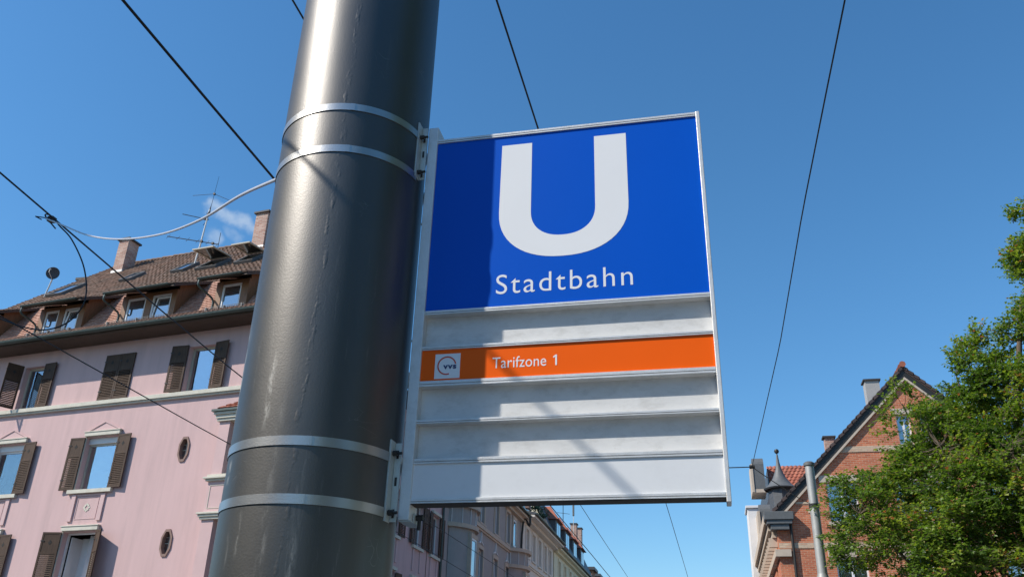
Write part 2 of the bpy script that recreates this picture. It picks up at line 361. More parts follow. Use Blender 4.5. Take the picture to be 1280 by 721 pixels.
# ------------------------------------------------------------------ mesh builder
class MB:
    def __init__(self, M=None):
        self.v = []; self.f = []; self.M = M; self.rn = []
    def add(self, vs, fs, r=None):
        b = len(self.v)
        if self.M is not None:
            vs = [self.M @ Vector(p) for p in vs]
        self.v += [tuple(p) for p in vs]
        for q in fs:
            self.f.append(tuple(b + i for i in q)); self.rn.append(rnd.random() if r is None else r)
    def box(self, x0, x1, y0, y1, z0, z1):
        if x0 > x1: x0, x1 = x1, x0
        if y0 > y1: y0, y1 = y1, y0
        if z0 > z1: z0, z1 = z1, z0
        self.add([(x0, y0, z0), (x1, y0, z0), (x1, y1, z0), (x0, y1, z0), (x0, y0, z1), (x1, y0, z1), (x1, y1, z1), (x0, y1, z1)],
                 [(0, 3, 2, 1), (4, 5, 6, 7), (0, 1, 5, 4), (1, 2, 6, 5), (2, 3, 7, 6), (3, 0, 4, 7)])
    def hexa(self, p):     # eight corners ordered like box
        self.add(p, [(0, 3, 2, 1), (4, 5, 6, 7), (0, 1, 5, 4), (1, 2, 6, 5), (2, 3, 7, 6), (3, 0, 4, 7)])
    def prism(self, poly, axis, a, b):
        """poly: 2-D points; axis 'x': (y,z), 'y': (x,z), 'z': (x,y)"""
        def P(q, t):
            return {'x': (t, q[0], q[1]), 'y': (q[0], t, q[1]), 'z': (q[0], q[1], t)}[axis]
        n = len(poly)
        vs = [P(q, a) for q in poly] + [P(q, b) for q in poly]
        fs = [tuple(range(n)), tuple(range(2 * n - 1, n - 1, -1))] + [(i, i + n, (i + 1) % n + n, (i + 1) % n) for i in range(n)]
        self.add(vs, fs)
    def quad(self, *p):
        self.add(p, [tuple(range(len(p)))])
    def tube(self, pts, r, n=8, cap=True):
        pts = [Vector(p) for p in pts]
        rs = r if isinstance(r, (list, tuple)) else [r] * len(pts)
        vs, fs = [], []
        up = None
        for i, p in enumerate(pts):
            t = (pts[min(i + 1, len(pts) - 1)] - pts[max(i - 1, 0)]).normalized()
            if up is None:
                up = t.orthogonal().normalized()
            up = (up - t * up.dot(t)).normalized()
            s = t.cross(up)
            for k in range(n):
                a = 2 * PI * k / n
                vs.append(p + (up * math.cos(a) + s * math.sin(a)) * rs[i])
        for i in range(len(pts) - 1):
            for k in range(n):
                a, b = i * n + k, i * n + (k + 1) % n
                fs.append((a, b, b + n, a + n))
        if cap:
            fs.append(tuple(range(n - 1, -1, -1))); fs.append(tuple((len(pts) - 1) * n + k for k in range(n)))
        self.add(vs, fs)
    def lathe(self, prof, cx=0, cy=0, n=48, a0=0, a1=2 * PI):
        full = abs(a1 - a0 - 2 * PI) < 1e-6
        m = n if full else n + 1
        vs = []
        for (r, z) in prof:
            for k in range(m):
                a = a0 + (a1 - a0) * k / n
                vs.append((cx + r * math.cos(a), cy + r * math.sin(a), z))
        fs = []
        for i in range(len(prof) - 1):
            for k in range(n):
                k2 = (k + 1) % m
                fs.append((i * m + k, i * m + k2, (i + 1) * m + k2, (i + 1) * m + k))
        self.add(vs, fs)
    def build(self, name, m, parent=None, smooth=False, bevel=0.0, stuff=False, fix=True):
        me = bpy.data.meshes.new(name)
        me.from_pydata(self.v, [], self.f)
        if fix and len(self.f) < 30000:
            bm = bmesh.new(); bm.from_mesh(me)
            bmesh.ops.recalc_face_normals(bm, faces=bm.faces)
            bm.to_mesh(me); bm.free()
        me.materials.append(MATS[m] if isinstance(m, str) else m)
        at = me.attributes.new('rnd', 'FLOAT', 'FACE')
        at.data.foreach_set('value', self.rn)
        if smooth:
            me.polygons.foreach_set('use_smooth', [True] * len(me.polygons))
            me.set_sharp_from_angle(angle=math.radians(smooth if smooth is not True else 45))
        me.update()
        o = bpy.data.objects.new(name, me)
        COL.objects.link(o)
        if parent is not None: o.parent = parent
        if bevel:
            b = o.modifiers.new('bevel', 'BEVEL'); b.width = bevel; b.segments = 2; b.limit_method = 'ANGLE'
        if stuff: o['kind'] = 'stuff'
        return o

def thing(name, label, cat, loc=(0, 0, 0), rz=0.0, group=None):
    o = bpy.data.objects.new(name, None); COL.objects.link(o)
    o.location = loc; o.rotation_euler = (0, 0, rz); o.empty_display_size = 0.3
    tag(o, label, cat, group)
    return o
def tag(o, label, cat, group=None):
    o['label'] = label; o['category'] = cat
    if group: o['group'] = group
    return o
def struct(o):
    o['kind'] = 'structure'; return o
def inst(src, name, parent, loc=(0, 0, 0), rz=0.0, M=None):
    """copy of a part with copies of its own pieces, sharing mesh data"""
    c = src.copy(); c.name = name; COL.objects.link(c); c.parent = parent
    if M is not None: c.matrix_local = M
    else:
        c.location = loc; c.rotation_euler = (0, 0, rz)
    for g in list(src.children):
        d = g.copy(); COL.objects.link(d); d.parent = c; d.matrix_local = g.matrix_local.copy()
    return c

def wall(mb, x0, x1, z0, z1, holes, depth=0.2, L=None, Rr=None, y=0.0, zbreaks=()):
    """front at y, holes with reveals going back to y+depth"""
    L = L or (lambda z: x0); Rr = Rr or (lambda z: x1)
    zs = sorted({z0, z1, *[h[2] for h in holes], *[h[3] for h in holes], *zbreaks})
    zs = [z for z in zs if z0 <= z <= z1]
    for a, b in zip(zs, zs[1:]):
        hs = sorted([h for h in holes if h[2] <= a + 1e-6 and h[3] >= b - 1e-6])
        la, lb = L(a), L(b)
        for h in hs:
            mb.quad((la, y, a), (h[0], y, a), (h[0], y, b), (lb, y, b)); la = lb = h[1]
        mb.quad((la, y, a), (Rr(a), y, a), (Rr(b), y, b), (lb, y, b))
    for (a, b, c, d) in holes:
        e = y + depth
        mb.quad((a, y, c), (a, e, c), (a, e, d), (a, y, d)); mb.quad((b, y, c), (b, y, d), (b, e, d), (b, e, c))
        mb.quad((a, y, d), (a, e, d), (b, e, d), (b, y, d)); mb.quad((a, y, c), (b, y, c), (b, e, c), (a, e, c))

def tile_field(mb, x0, x1, p0, p1, tw=0.2, course=0.17, wave=0.012, lf=None, rf=None, jit=0.006):
    """overlapping tiles from the lower edge p0=(y,z) to the upper edge p1=(y,z)"""
    dy, dz = p1[0] - p0[0], p1[1] - p0[1]
    Ln = math.hypot(dy, dz); sy, sz = dy / Ln, dz / Ln; ny, nz = -sz, sy
    rows = max(1, int(Ln / course)); c = Ln / rows
    for r in range(rows):
        t = r / rows
        xa = lf(t) if lf else x0; xb = rf(t) if rf else x1
        n = max(1, int(round((xb - xa) / tw))); w = (xb - xa) / n
        shift = (w * 0.5 if r % 2 else 0.0)
        for k in range(n + (1 if shift else 0)):
            a = max(xa, xa + k * w - shift); b = min(xb, xa + (k + 1) * w - shift)
            if b - a < 0.02: continue
            s0 = r * c - 0.02 + rnd.uniform(-jit, jit); s1 = s0 + c * 1.12
            h0 = 0.034 + rnd.uniform(0, jit); h1 = 0.006
            m = (a + b) / 2; g = 0.004
            def P(x, s, h): return (x, p0[0] + sy * s + ny * h, p0[1] + sz * s + nz * h)
            mb.add([P(a + g, s0, h0), P(m, s0, h0 + wave), P(b - g, s0, h0), P(b - g, s1, h1), P(m, s1, h1 + wave), P(a + g, s1, h1),
                    P(a + g, s0, h0 - 0.03), P(m, s0, h0 - 0.03), P(b - g, s0, h0 - 0.03)],
                   [(0, 1, 4, 5), (1, 2, 3, 4), (6, 7, 1, 0), (7, 8, 2, 1), (6, 0, 5), (8, 3, 2)], rnd.random())

def window(root, M, x0, x1, z0, z1, depth=0.18, frame='window_white', glass='glass', leaves=1, curtain=0.0, fw=0.07, sill=None, sill_ext=0.1, top_blind=0.0, name='window', skip_room=False, tilt=None):
    mb = MB(M)
    y = depth - 0.06
    zt = z1 - top_blind
    mb.box(x0, x0 + fw, y, y + 0.07, z0, zt); mb.box(x1 - fw, x1, y, y + 0.07, z0, zt)
    mb.box(x0 + fw, x1 - fw, y, y + 0.07, z0, z0 + fw); mb.box(x0 + fw, x1 - fw, y, y + 0.07, zt - fw, zt)
    if leaves == 2:
        m = (x0 + x1) / 2; mb.box(m - fw * 0.7, m + fw * 0.7, y - 0.01, y + 0.06, z0 + fw, zt - fw)
    w = mb.build(name, frame, root)
    if glass:
        g = MB(M); g.box(x0 + fw - 0.005, x1 - fw + 0.005, y + 0.03, y + 0.036, z0 + fw - 0.005, zt - fw + 0.005)
        g.build('pane', glass, w)
    if sill:
        s = MB(M); s.box(x0 - sill_ext, x1 + sill_ext, -0.11, depth - 0.065, z0 - 0.12, z0 - 0.003)
        s.build('sill', sill, w)
    if top_blind:
        s = MB(M); s.box(x0 + 0.003, x1 - 0.003, y - 0.06, y + 0.05, zt + 0.002, z1 - 0.003)
        for k in range(int(top_blind / 0.04)):
            s.box(x0 + 0.003, x1 - 0.003, y - 0.066, y - 0.06, zt + 0.006 + k * 0.04, zt + 0.036 + k * 0.04)
        s.build('roller_blind', 'window_white', w)
    if curtain:
        s = MB(M); n = 14
        ws = (x1 - x0 - 2 * fw)
        pts = [(x0 + fw + ws * k / n, y + 0.10 + (0.02 if k % 2 else 0)) for k in range(n + 1)]
        zc = z0 + (zt - z0) * curtain
        for a, b in zip(pts, pts[1:]):
            s.quad((a[0], a[1], z0), (b[0], b[1], z0), (b[0], b[1], zc), (a[0], a[1], zc))
        s.build('curtain', 'curtain', w)
    if glass in ('glass_clear', 'glass_dim', None):
        s = MB(M)
        a, b, c, d, e, f = x0 - 0.3, x1 + 0.3, z0 - 0.1, z1 + 0.1, depth + 0.012, depth + 1.6
        s.quad((a, f, c), (b, f, c), (b, f, d), (a, f, d)); s.quad((a, e, c), (a, f, c), (a, f, d), (a, e, d)); s.quad((b, e, c), (b, e, d), (b, f, d), (b, f, c))
        s.quad((a, e, c), (b, e, c), (b, f, c), (a, f, c)); s.quad((a, e, d), (a, f, d), (b, f, d), (b, e, d))
        s.build('room', 'room_dark', w)
    return w

# one shutter leaf in its own coordinates: hinge at x=0, leaf towards +x, bottom z=0, outward = -y
def shutter_master(w, h, name='shutter'):
    fb = MB(); st = 0.06
    up = h * 0.34
    fb.box(0, st, 0, 0.035, 0, h); fb.box(w - st, w, 0, 0.035, 0, h)
    fb.box(st, w - st, 0.001, 0.034, 0, st * 1.3); fb.box(st, w - st, 0.001, 0.034, h - st, h); fb.box(st, w - st, 0.001, 0.034, h - up - st, h - up)
    fb.box(st, w - st, 0.008, 0.028, h - up, h - st)
    o = fb.build(name, 'shutter_brown')
    s = MB(); n = int((h - up - st * 2.3) / 0.058); z = st * 1.3
    dz = (h - up - st - z) / n
    for k in range(n):
        a = z + k * dz
        s.hexa([(st, 0.002, a + 0.002), (w - st, 0.002, a + 0.002), (w - st, 0.034, a + dz * 0.75), (st, 0.034, a + dz * 0.75),
                (st, -0.002, a + 0.016), (w - st, -0.002, a + 0.016), (w - st, 0.030, a + dz * 0.75 + 0.014), (st, 0.030, a + dz * 0.75 + 0.014)])
    s.build('louvre_slats', 'shutter_brown', o, stuff=True)
    c = MB(); cx, cz = w / 2, h - up * 0.52
    for (dx, dz_) in ((0, 0.045), (0.036, 0), (0, -0.045), (-0.036, 0)):
        pts = [(cx + dx + 0.026 * math.cos(t * PI / 4), cz + dz_ + 0.03 * math.sin(t * PI / 4)) for t in range(8)]
        c.prism(pts, 'y', 0.004, 0.010)
    c.prism([(cx - 0.03, cz), (cx, cz - 0.03), (cx + 0.03, cz), (cx, cz + 0.03)], 'y', 0.003, 0.0105)
    c.build('clover_cutout', 'room_dark', o)
    for zz in (0.18 * h, 0.84 * h):
        hg = MB(); hg.box(-0.02, 0.11, -0.008, 0.0, zz, zz + 0.03); hg.build('hinge', 'dark_steel', o)
    return o
SHUT = {}
def shutter(root, M, x, z, w, h, ang=0.0, right=False, y=-0.075):
    """ang: how far the leaf stands off the wall; left leaf lies to the left of x, right leaf to its right"""
    key = (round(w, 2), round(h, 2))
    if not right: T = Matrix.Translation((x, y, z)) @ Matrix.Rotation(ang, 4, 'Z') @ Matrix.Translation((-w, 0, 0))
    else: T = Matrix.Translation((x, y, z)) @ Matrix.Rotation(-ang, 4, 'Z')
    T = (M or Matrix.Identity(4)) @ T
    if key not in SHUT:
        o = shutter_master(w, h); o.parent = root; o.matrix_local = T; SHUT[key] = o; return o
    return inst(SHUT[key], 'shutter', root, M=T)

# ================================================================== SETTING: ground
g = MB(); g.quad((-900, -600, -0.15), (900, -600, -0.15), (900, 1500, -0.15), (-900, 1500, -0.15)); struct(g.build('ground', 'earth'))
g = MB(); g.box(-60, 40, -60, 500, -0.149, -0.10); struct(g.build('road', 'asphalt'))
g = MB(); g.box(-12, -8.5, 23.4, 400, -0.096, 0.02); g.box(-60, -8.5, 20.5, 23.4, -0.096, 0.02); struct(g.build('pavement', 'paving'))
g = MB(); g.box(2.5, 3.88, -50, 400, -0.096, 0.02); g.box(3.88, 30, -50, 36, -0.096, 0.02); struct(g.build('pavement', 'paving'))
g = MB(); g.box(-8.5, -8.34, 20.5, 400, -0.096, 0.024); g.box(2.34, 2.5, -50, 400, -0.096, 0.024); struct(g.build('kerb', 'kerb_stone'))
g = MB(); g.box(-4.6, 2.3, -60, 400, -0.096, -0.03); struct(g.build('tram_track_bed', 'paving'))
g = MB()
for cx in (-2.9, 0.86):
    for s in (-0.5, 0.5):
        x = cx + s * 1.435; g.box(x - 0.035, x + 0.035, -60, 400, -0.04, -0.022)
struct(g.build('tram_rails', 'rail_steel'))
g = MB(); g.box(-1.55, -0.45, -10, 12, -0.028, 0.0); struct(g.build('island_kerb', 'kerb_stone'))

# ================================================================== POLE
PX, PY, PR = -1.194, 2.5, 0.2647
pole = thing('tram_pole', 'thick dark grey round steel pole carrying the blue sign', 'pole', (PX, PY, 0))
pb = MB()
rows, seg = 220, 180
H = 8.6
vs, fs = [], []
import mathutils
for i in range(rows + 1):
    z = H * i / rows
    for k in range(seg):
        a = 2 * PI * k / seg
        vs.append((PR * math.cos(a), PR * math.sin(a), z))
for i in range(rows):
    for k in range(seg):
        fs.append((i * seg + k, i * seg + (k + 1) % seg, (i + 1) * seg + (k + 1) % seg, (i + 1) * seg + k))
fs.append(tuple(rows * seg + k for k in range(seg)))
pb.add(vs, fs)
shaft = pb.build('shaft', 'pole_paint', pole, smooth=True, fix=False)
sm = MB()      # weld seam: a low lumpy bead that wanders slightly round the pole
wv = []
n = 2200
NQ = 9
for i in range(n + 1):
    z = 0.3 + (H - 0.4) * i / n
    aa = math.radians(-77.0) + 0.03 * math.sin(z * 2.1 + 0.4) + 0.03 * mathutils.noise.noise(Vector((0, 0, z * 6)))
    for q in range(NQ):
        t = q / (NQ - 1) * 2 - 1
        nb_ = 0.8 * mathutils.noise.noise(Vector((t * 1.6, 5, z * 19))) + 0.7 * mathutils.noise.noise(Vector((t * 6, 9, z * 120)))
        hh = max(0.0, (1 - t * t)) * max(-0.2, 0.3 + nb_) * 0.0015
        r = PR - 0.0004 + hh
        a_ = aa + t * 0.055
        wv.append((r * math.cos(a_), r * math.sin(a_), z))
wf = []
for i in range(n):
    for q in range(NQ - 1):
        a = i * NQ + q; wf.append((a, a + 1, a + NQ + 1, a + NQ))
sm.add(wv, wf)
sm.build('weld_seam', 'pole_paint', pole, smooth=80)
cp = MB(); cp.lathe([(0.001, H + 0.05), (PR * 0.8, H + 0.04), (PR + 0.01, H + 0.004), (PR + 0.01, H - 0.05), (PR + 0.002, H - 0.05)]); cp.build('cap', 'gutter_metal', pole, smooth=True)
cl = MB(); cl.lathe([(PR + 0.12, 0.0), (PR + 0.12, 0.03), (PR + 0.03, 0.035), (PR + 0.01, 0.09), (PR + 0.002, 0.09)]); cl.build('base_collar', 'pole_paint', pole, smooth=True)
ee = MB(); ee.tube([(-0.24, 0.07, 3.427), (-0.30, 0.0, 3.43)], 0.012, 10)
ee.box(-0.275, -0.235, 0.02, 0.09, 3.39, 3.47); ee.build('cable_eye', 'dark_steel', pole)

# ================================================================== STATION SIGN
sign = thing('station_sign', 'rectangular station sign with a large white U on blue, clamped to the grey pole', 'sign', (-0.41, 2.5, 2.15))
SX, SY, SZ = -0.41, 2.5, 2.15
Ms = Matrix.Translation((-SX, -SY, -SZ))
XL, XR = -0.873, 0.052
def sp(name, m, boxes, bevel=0.0008, par=sign, smooth=False):
    b = MB(Ms)
    for q in boxes: b.box(*q)
    return b.build(name, m, par, bevel=bevel)
sp('frame_post', 'aluminium', [(-0.909, XL, 2.496, 2.566, 2.15, 3.575)], 0.002)
sp('frame_edge', 'aluminium', [(XR, 0.0655, 2.496, 2.560, 2.185, 3.522)], 0.002)
# horizontal rails: (z0,z1) measured; each rail is an upper lip and a thinner lower lip
rails = [(3.505, 3.520), (2.818, 2.832), (2.692, 2.704), (2.568, 2.586), (2.446, 2.458), (2.319, 2.335), (2.199, 2.213)]
for (a, b) in rails:
    m = a + (b - a) * 0.42
    sp('cross_rail', 'aluminium', [(XL, XR - 0.0005, 2.499, 2.556, a, m - 0.0012), (XL, XR - 0.0005, 2.502, 2.556, m - 0.0012, m + 0.0004), (XL, XR - 0.0005, 2.498, 2.556, m + 0.0004, b)], 0.0005)
sp('bottom_channel', 'underside_brown', [(XL, XR, 2.5005, 2.556, 2.1965, 2.1985)], 0.001)
sp('rear_plate', 'aluminium', [(XL, XR, 2.5565, 2.560, 2.1990, 3.52)], 0)
blue = sp('blue_panel', 'panel_blue', [(XL, XR, 2.5040, 2.5100, 2.832, 3.505)], 0)
orange = sp('orange_panel', 'panel_orange', [(XL, XR, 2.5040, 2.5100, 2.586, 2.692)], 0)
white = sp('white_panel', 'panel_white', [(XL, XR, 2.5040, 2.5100, 2.213, 2.319)], 0)
for (a, b) in ((2.704, 2.818), (2.458, 2.568), (2.335, 2.446)):
    q = MB(Ms)
    q.box(XL, XR, 2.531, 2.536, a, b)
    q.build('recessed_shelf_back', 'recess_alu', sign)
# the big U
def outline_U():
    cx, ao, ai = -0.411, 0.2225, 0.1105
    zt, zo, bo, zi, bi, e = 3.467, 3.19, 0.187, 3.185, 0.102, 2.25
    pts = [(cx - ao + 0.003, zt), (cx - ao, zo)]
    N = 28
    for i in range(1, N):
        t = PI + PI * i / N
        pts.append((cx + ao * math.copysign(abs(math.cos(t)) ** (2 / e), math.cos(t)), zo + bo * math.copysign(abs(math.sin(t)) ** (2 / e), math.sin(t))))
    pts += [(cx + ao, zo), (cx + ao - 0.001, zt), (cx + ai, zt), (cx + ai, zi)]
    for i in range(1, N):
        t = 2 * PI - PI * i / N
        pts.append((cx + ai * math.copysign(abs(math.cos(t)) ** (2 / e), math.cos(t)), zi + bi * math.copysign(abs(math.sin(t)) ** (2 / e), math.sin(t))))
    pts += [(cx - ai, zi), (cx - ai, zt)]
    return pts
u = MB(Ms); u.prism(outline_U(), 'y', 2.5034, 2.5043); u.build('letter_u', 'lettering_white', blue)

def text(body, name, m, parent, x0, x1, zbase, cap, y=2.5034, spacing=1.0, M=Ms, bold=0.0):
    """lettering: built-in font, scaled to the measured box, turned into a thin mesh"""
    cu = bpy.data.curves.new(name, 'FONT'); cu.body = body; cu.size = 1.0; cu.space_character = spacing
    cu.offset = bold; cu.extrude = 0.004; cu.resolution_u = 6
    to = bpy.data.objects.new(name, cu); COL.objects.link(to)
    bpy.context.view_layer.update()
    dg = bpy.context.evaluated_depsgraph_get()
    me = bpy.data.meshes.new_from_object(to.evaluated_get(dg))
    bpy.data.objects.remove(to)
    co = np.array([v.co[:] for v in me.vertices])
    lo, hi = co.min(0), co.max(0)
    sx, sz = (x1 - x0) / (hi[0] - lo[0]), cap / (hi[1] - max(lo[1], 0.0))
    for v in me.vertices:
        c = v.co
        v.co = (M @ Vector((x0 + (c.x - lo[0]) * sx, y + (0.0009 if c.z < 0 else 0.0), zbase + c.y * sz)))
    me.materials.clear(); me.materials.append(MATS[m]); me.update()
    o = bpy.data.objects.new(name, me); COL.objects.link(o); o.parent = parent
    return o
text('Stadtbahn', 'lettering', 'lettering_white', blue, -0.634, -0.184, 2.8785, 0.0705, spacing=1.16, bold=-0.004)
text('Tarifzone', 'lettering', 'lettering_white', orange, -0.636, -0.463, 2.6195, 0.0365, spacing=1.03)
one = MB(Ms); one.prism([(-0.4345, 2.6195), (-0.4290, 2.6195), (-0.4290, 2.6545), (-0.4335, 2.6545), (-0.4420, 2.6475), (-0.4395, 2.6440), (-0.4345, 2.6480)], 'y', 2.5034, 2.5043); one.build('digit_one', 'lettering_white', orange)
lg = sp('logo_plate', 'lettering_white', [(-0.827, -0.743, 2.5034, 2.5042, 2.5935, 2.6775)], 0, orange)
arc = MB(Ms); cx, cz, r0, r1 = -0.787, 2.637, 0.0272, 0.0315
pts = []
A0, A1 = 10, 288
for i in range(41):
    a = math.radians(A0 + (A1 - A0) * i / 40); pts.append((cx + r1 * math.cos(a), cz + r1 * math.sin(a)))
for i in range(40, -1, -1):
    a = math.radians(A0 + (A1 - A0) * i / 40); pts.append((cx + r0 * math.cos(a), cz + r0 * math.sin(a)))
arc.prism(pts, 'y', 2.5026, 2.5034)
arc.build('logo_ring', 'logo_red', orange)
text('vvs', 'lettering', 'logo_blue', orange, -0.799, -0.755, 2.6265, 0.0125, y=2.5024, spacing=1.12, bold=0.035)

# clamp bands and brackets
for zc in (3.5125, 3.3395, 2.3295, 2.163):
    b = MB(Ms); h = 0.0138
    a0, a1 = math.radians(-172 - 170), math.radians(-9)
    N = 90; vs, fs = [], []
    for i in range(N + 1):
        a = a0 + (a1 - a0) * i / N
        for (r, z) in ((PR + 0.0005, zc - h), (PR + 0.0032, zc - h), (PR + 0.0032, zc + h), (PR + 0.0005, zc + h)):
            vs.append((PX + r * math.cos(a), PY + r * math.sin(a), z))
    for i in range(N):
        for q in range(4):
            fs.append((i * 4 + q, i * 4 + (q + 1) % 4, (i + 1) * 4 + (q + 1) % 4, (i + 1) * 4 + q))
    fs += [(0, 3, 2, 1), (N * 4, N * 4 + 1, N * 4 + 2, N * 4 + 3)]
    b.add(vs, fs)
    o = b.build('clamp_band', 'band_steel', sign, smooth=True)
    j = MB(Ms)   # the small overlap joint of the strap
    a = math.radians(-72)
    N = 4; vs, fs = [], []
    for i in range(N + 1):
        t = a + 0.055 * i / N
        for (r, z) in ((PR + 0.0032, zc - h), (PR + 0.0042, zc - h), (PR + 0.0042, zc + h), (PR + 0.0032, zc + h)):
            vs.append((PX + r * math.cos(t), PY + r * math.sin(t), z))
    for i in range(N):
        for q in range(4):
            fs.append((i * 4 + q, i * 4 + (q + 1) % 4, (i + 1) * 4 + (q + 1) % 4, (i + 1) * 4 + q))
    fs += [(0, 3, 2, 1), (N * 4, N * 4 + 1, N * 4 + 2, N * 4 + 3)]
    j.add(vs, fs); j.build('strap_joint', 'band_steel', o)
for (z0, z1, slots) in ((3.340, 3.570, (3.515, 3.45, 3.365)), (2.139, 2.384, (2.345, 2.262, 2.166))):
    br = sp('wall_bracket', 'bracket_zinc', [(-0.950, -0.9335, 2.446, 2.450, z0, z1), (-0.9335, -0.9295, 2.446, 2.485, z0, z1), (-0.9293, -0.9093, 2.482, 2.486, z0 + 0.003, z1 - 0.003), (-0.954, -0.950, 2.446, 2.51, z0, z1)], 0.0008)
    bb = MB(Ms)
    for z in slots:
        bb.box(-0.9225, -0.9155, 2.4805, 2.483, z - 0.013, z + 0.013)
    bb.build('slot', 'dark_steel', br)
    for z in (slots[0], slots[2]):
        bo = MB(Ms)
        bo.tube([(-0.935, 2.466, z), (-0.915, 2.466, z)], 0.0085, 6); bo.tube([(-0.945, 2.466, z), (-0.90, 2.466, z)], 0.0045, 8)
        bo.build('bolt', 'dark_steel', br)
tb = sp('top_bracket', 'aluminium', [(-0.888, -0.868, 2.568, 2.60, 3.50, 3.56), (-0.905, -0.873, 2.567, 2.575, 3.44, 3.572)], 0.001)
b2 = MB(Ms); b2.tube([(-0.868, 2.585, 3.534), (-0.846, 2.585, 3.534)], 0.010, 6); b2.build('bolt', 'dark_steel', tb)
tb = sp('bottom_bracket', 'bracket_zinc', [(-0.905, -0.868, 2.50, 2.60, 2.146, 2.150), (-0.872, -0.868, 2.53, 2.60, 2.150, 2.176)], 0.001)
b2 = MB(Ms); b2.tube([(-0.868, 2.55, 2.166), (-0.846, 2.55, 2.166)], 0.009, 6); b2.tube([(-0.858, 2.55, 2.17), (-0.858, 2.55, 2.13)], 0.006, 8); b2.build('bolt', 'dark_steel', tb)

# ================================================================== OVERHEAD WIRES
def wire_along(name, label, ks, h, y0, y1, r, sag=0.0, m='wire_black', cat='wire'):
    """ks: list of (Y, X) for the lateral drift; height h above the camera"""
    b = MB(); pts = []
    for i in range(61):
        y = y0 + (y1 - y0) * i / 60
        x = np.interp(y, [k[0] for k in ks], [k[1] for k in ks])
        pts.append((float(x), y, 1.65 + h))
    b.tube(pts, r, 8)
    o = b.build(name, m, None, smooth=True); tag(o, label, cat); return o
wire_along('contact_wire', 'thick black tram wire running down from top left and vanishing behind the grey pole', [(-10, -2.95), (3, -2.95), (5, -2.92), (16, -2.87), (22.5, -2.84), (200, -2.8)], 3.44, -10, 200, 0.0085)
wire_along('feeder_wire', 'black wire crossing the sky just left of the pole top', [(-10, -3.55), (6, -3.62), (29, -4.16), (46, -4.22), (200, -4.3)], 6.2, -10, 200, 0.010)
wire_along('street_wire', 'black wire with a clamp carrying the pale cable, from the left edge over the roof', [(-10, -5.80), (5.3, -5.92), (6.3, -6.06), (7.5, -6.18), (10.6, -6.43), (20.5, -6.90), (31, -6.83), (100, -6.8)], 4.2, -10, 100, 0.0085)
wire_along('lighting_wire', 'lowest thin dark wire crossing the pink facade down to the grey pole', [(-10, -8.97), (8.8, -8.96), (14.8, -9.01), (25, -8.76), (33, -8.9), (100, -8.9)], 4.5, -10, 100, 0.0095)
wire_along('messenger_wire', 'black wire meeting the top edge of the blue sign above the letter', [(-10, -1.52), (5.5, -1.48), (7.3, -1.47), (25.7, -1.18), (41, -1.09), (200, -0.9)], 5.5, -10, 200, 0.0095)
wire_along('contact_wire', 'single thin wire in the open sky right of the sign, down to a pull-off', [(-10, 0.92), (3.76, 0.90), (4.65, 0.88), (5.97, 0.853), (8.63, 0.836), (13.6, 0.70)], 3.44, -10, 13.6, 0.005)
# span wire with a small knot
b = MB(); pts = [(-2.88, 13.65, 5.09), (0.70, 13.6, 5.085), (1.15, 16.2, 5.49), (2.0, 20.5, 6.1), (2.78, 25, 6.88)]
b.tube(pts, 0.008, 6); o = b.build('span_wire', 'wire_black'); tag(o, 'short thin wire tied to the right hand tram wire, running to the grey mast', 'wire')
b = MB(); b.tube([(0.66, 13.6, 5.085), (0.74, 13.6, 5.09)], 0.03, 8); b.build('wire_clamp', 'dark_steel', o)
# pale cable from the street wire to the pole
b = MB()
cp_ = [(-6.056, 6.1, 5.799), (-5.681, 5.9, 5.585), (-4.891, 5.4, 5.113), (-4.149, 4.9, 4.731), (-3.272, 4.2, 4.299), (-2.578, 3.6, 3.989), (-1.97, 3.0, 3.707), (-1.48, 2.5, 3.43)]
def smoothpts(P, n=8):
    P = [Vector(p) for p in P]; out = []
    Q = [P[0] * 2 - P[1]] + P + [P[-1] * 2 - P[-2]]
    for i in range(1, len(Q) - 2):
        for k in range(n):
            t = k / n; p0, p1, p2, p3 = Q[i - 1:i + 3]
            out.append(0.5 * ((2 * p1) + (p2 - p0) * t + (2 * p0 - 5 * p1 + 4 * p2 - p3) * t * t + (3 * p1 - p0 - 3 * p2 + p3) * t ** 3))
    out.append(P[-1]); return out
b.tube(smoothpts(cp_), 0.0066, 10)
o = b.build('tension_cable', 'cable_pale', smooth=True); tag(o, 'pale sagging cable slung between the grey pole and the clamp on the left wire', 'cable')
b = MB(); b.box(-6.11, -6.05, 6.17, 6.23, 5.82, 5.87); b.tube([(-6.08, 6.19, 5.85), (-6.16, 6.08, 5.82), (-6.10, 6.1, 5.79)], 0.006, 6)
b.build('end_clamp', 'dark_steel', o)
b = MB(); b.tube(smoothpts([(-6.10, 6.3, 5.80), (-6.17, 6.2, 5.90), (-6.10, 6.2, 5.89), (-6.02, 6.25, 5.80), (-5.967, 6.4, 5.716), (-5.74, 6.4, 5.386), (-5.634, 6.4, 5.061), (-5.707, 6.4, 4.858), (-5.887, 6.4, 4.763), (-6.133, 6.4, 4.771), (-6.531, 6.4, 4.906), (-7.4, 6.5, 5.3)]), 0.007, 8)
o = b.build('slack_cable', 'wire_black', smooth=True); tag(o, 'dark slack cable looping down from the clamp in front of the roof dormer', 'cable')

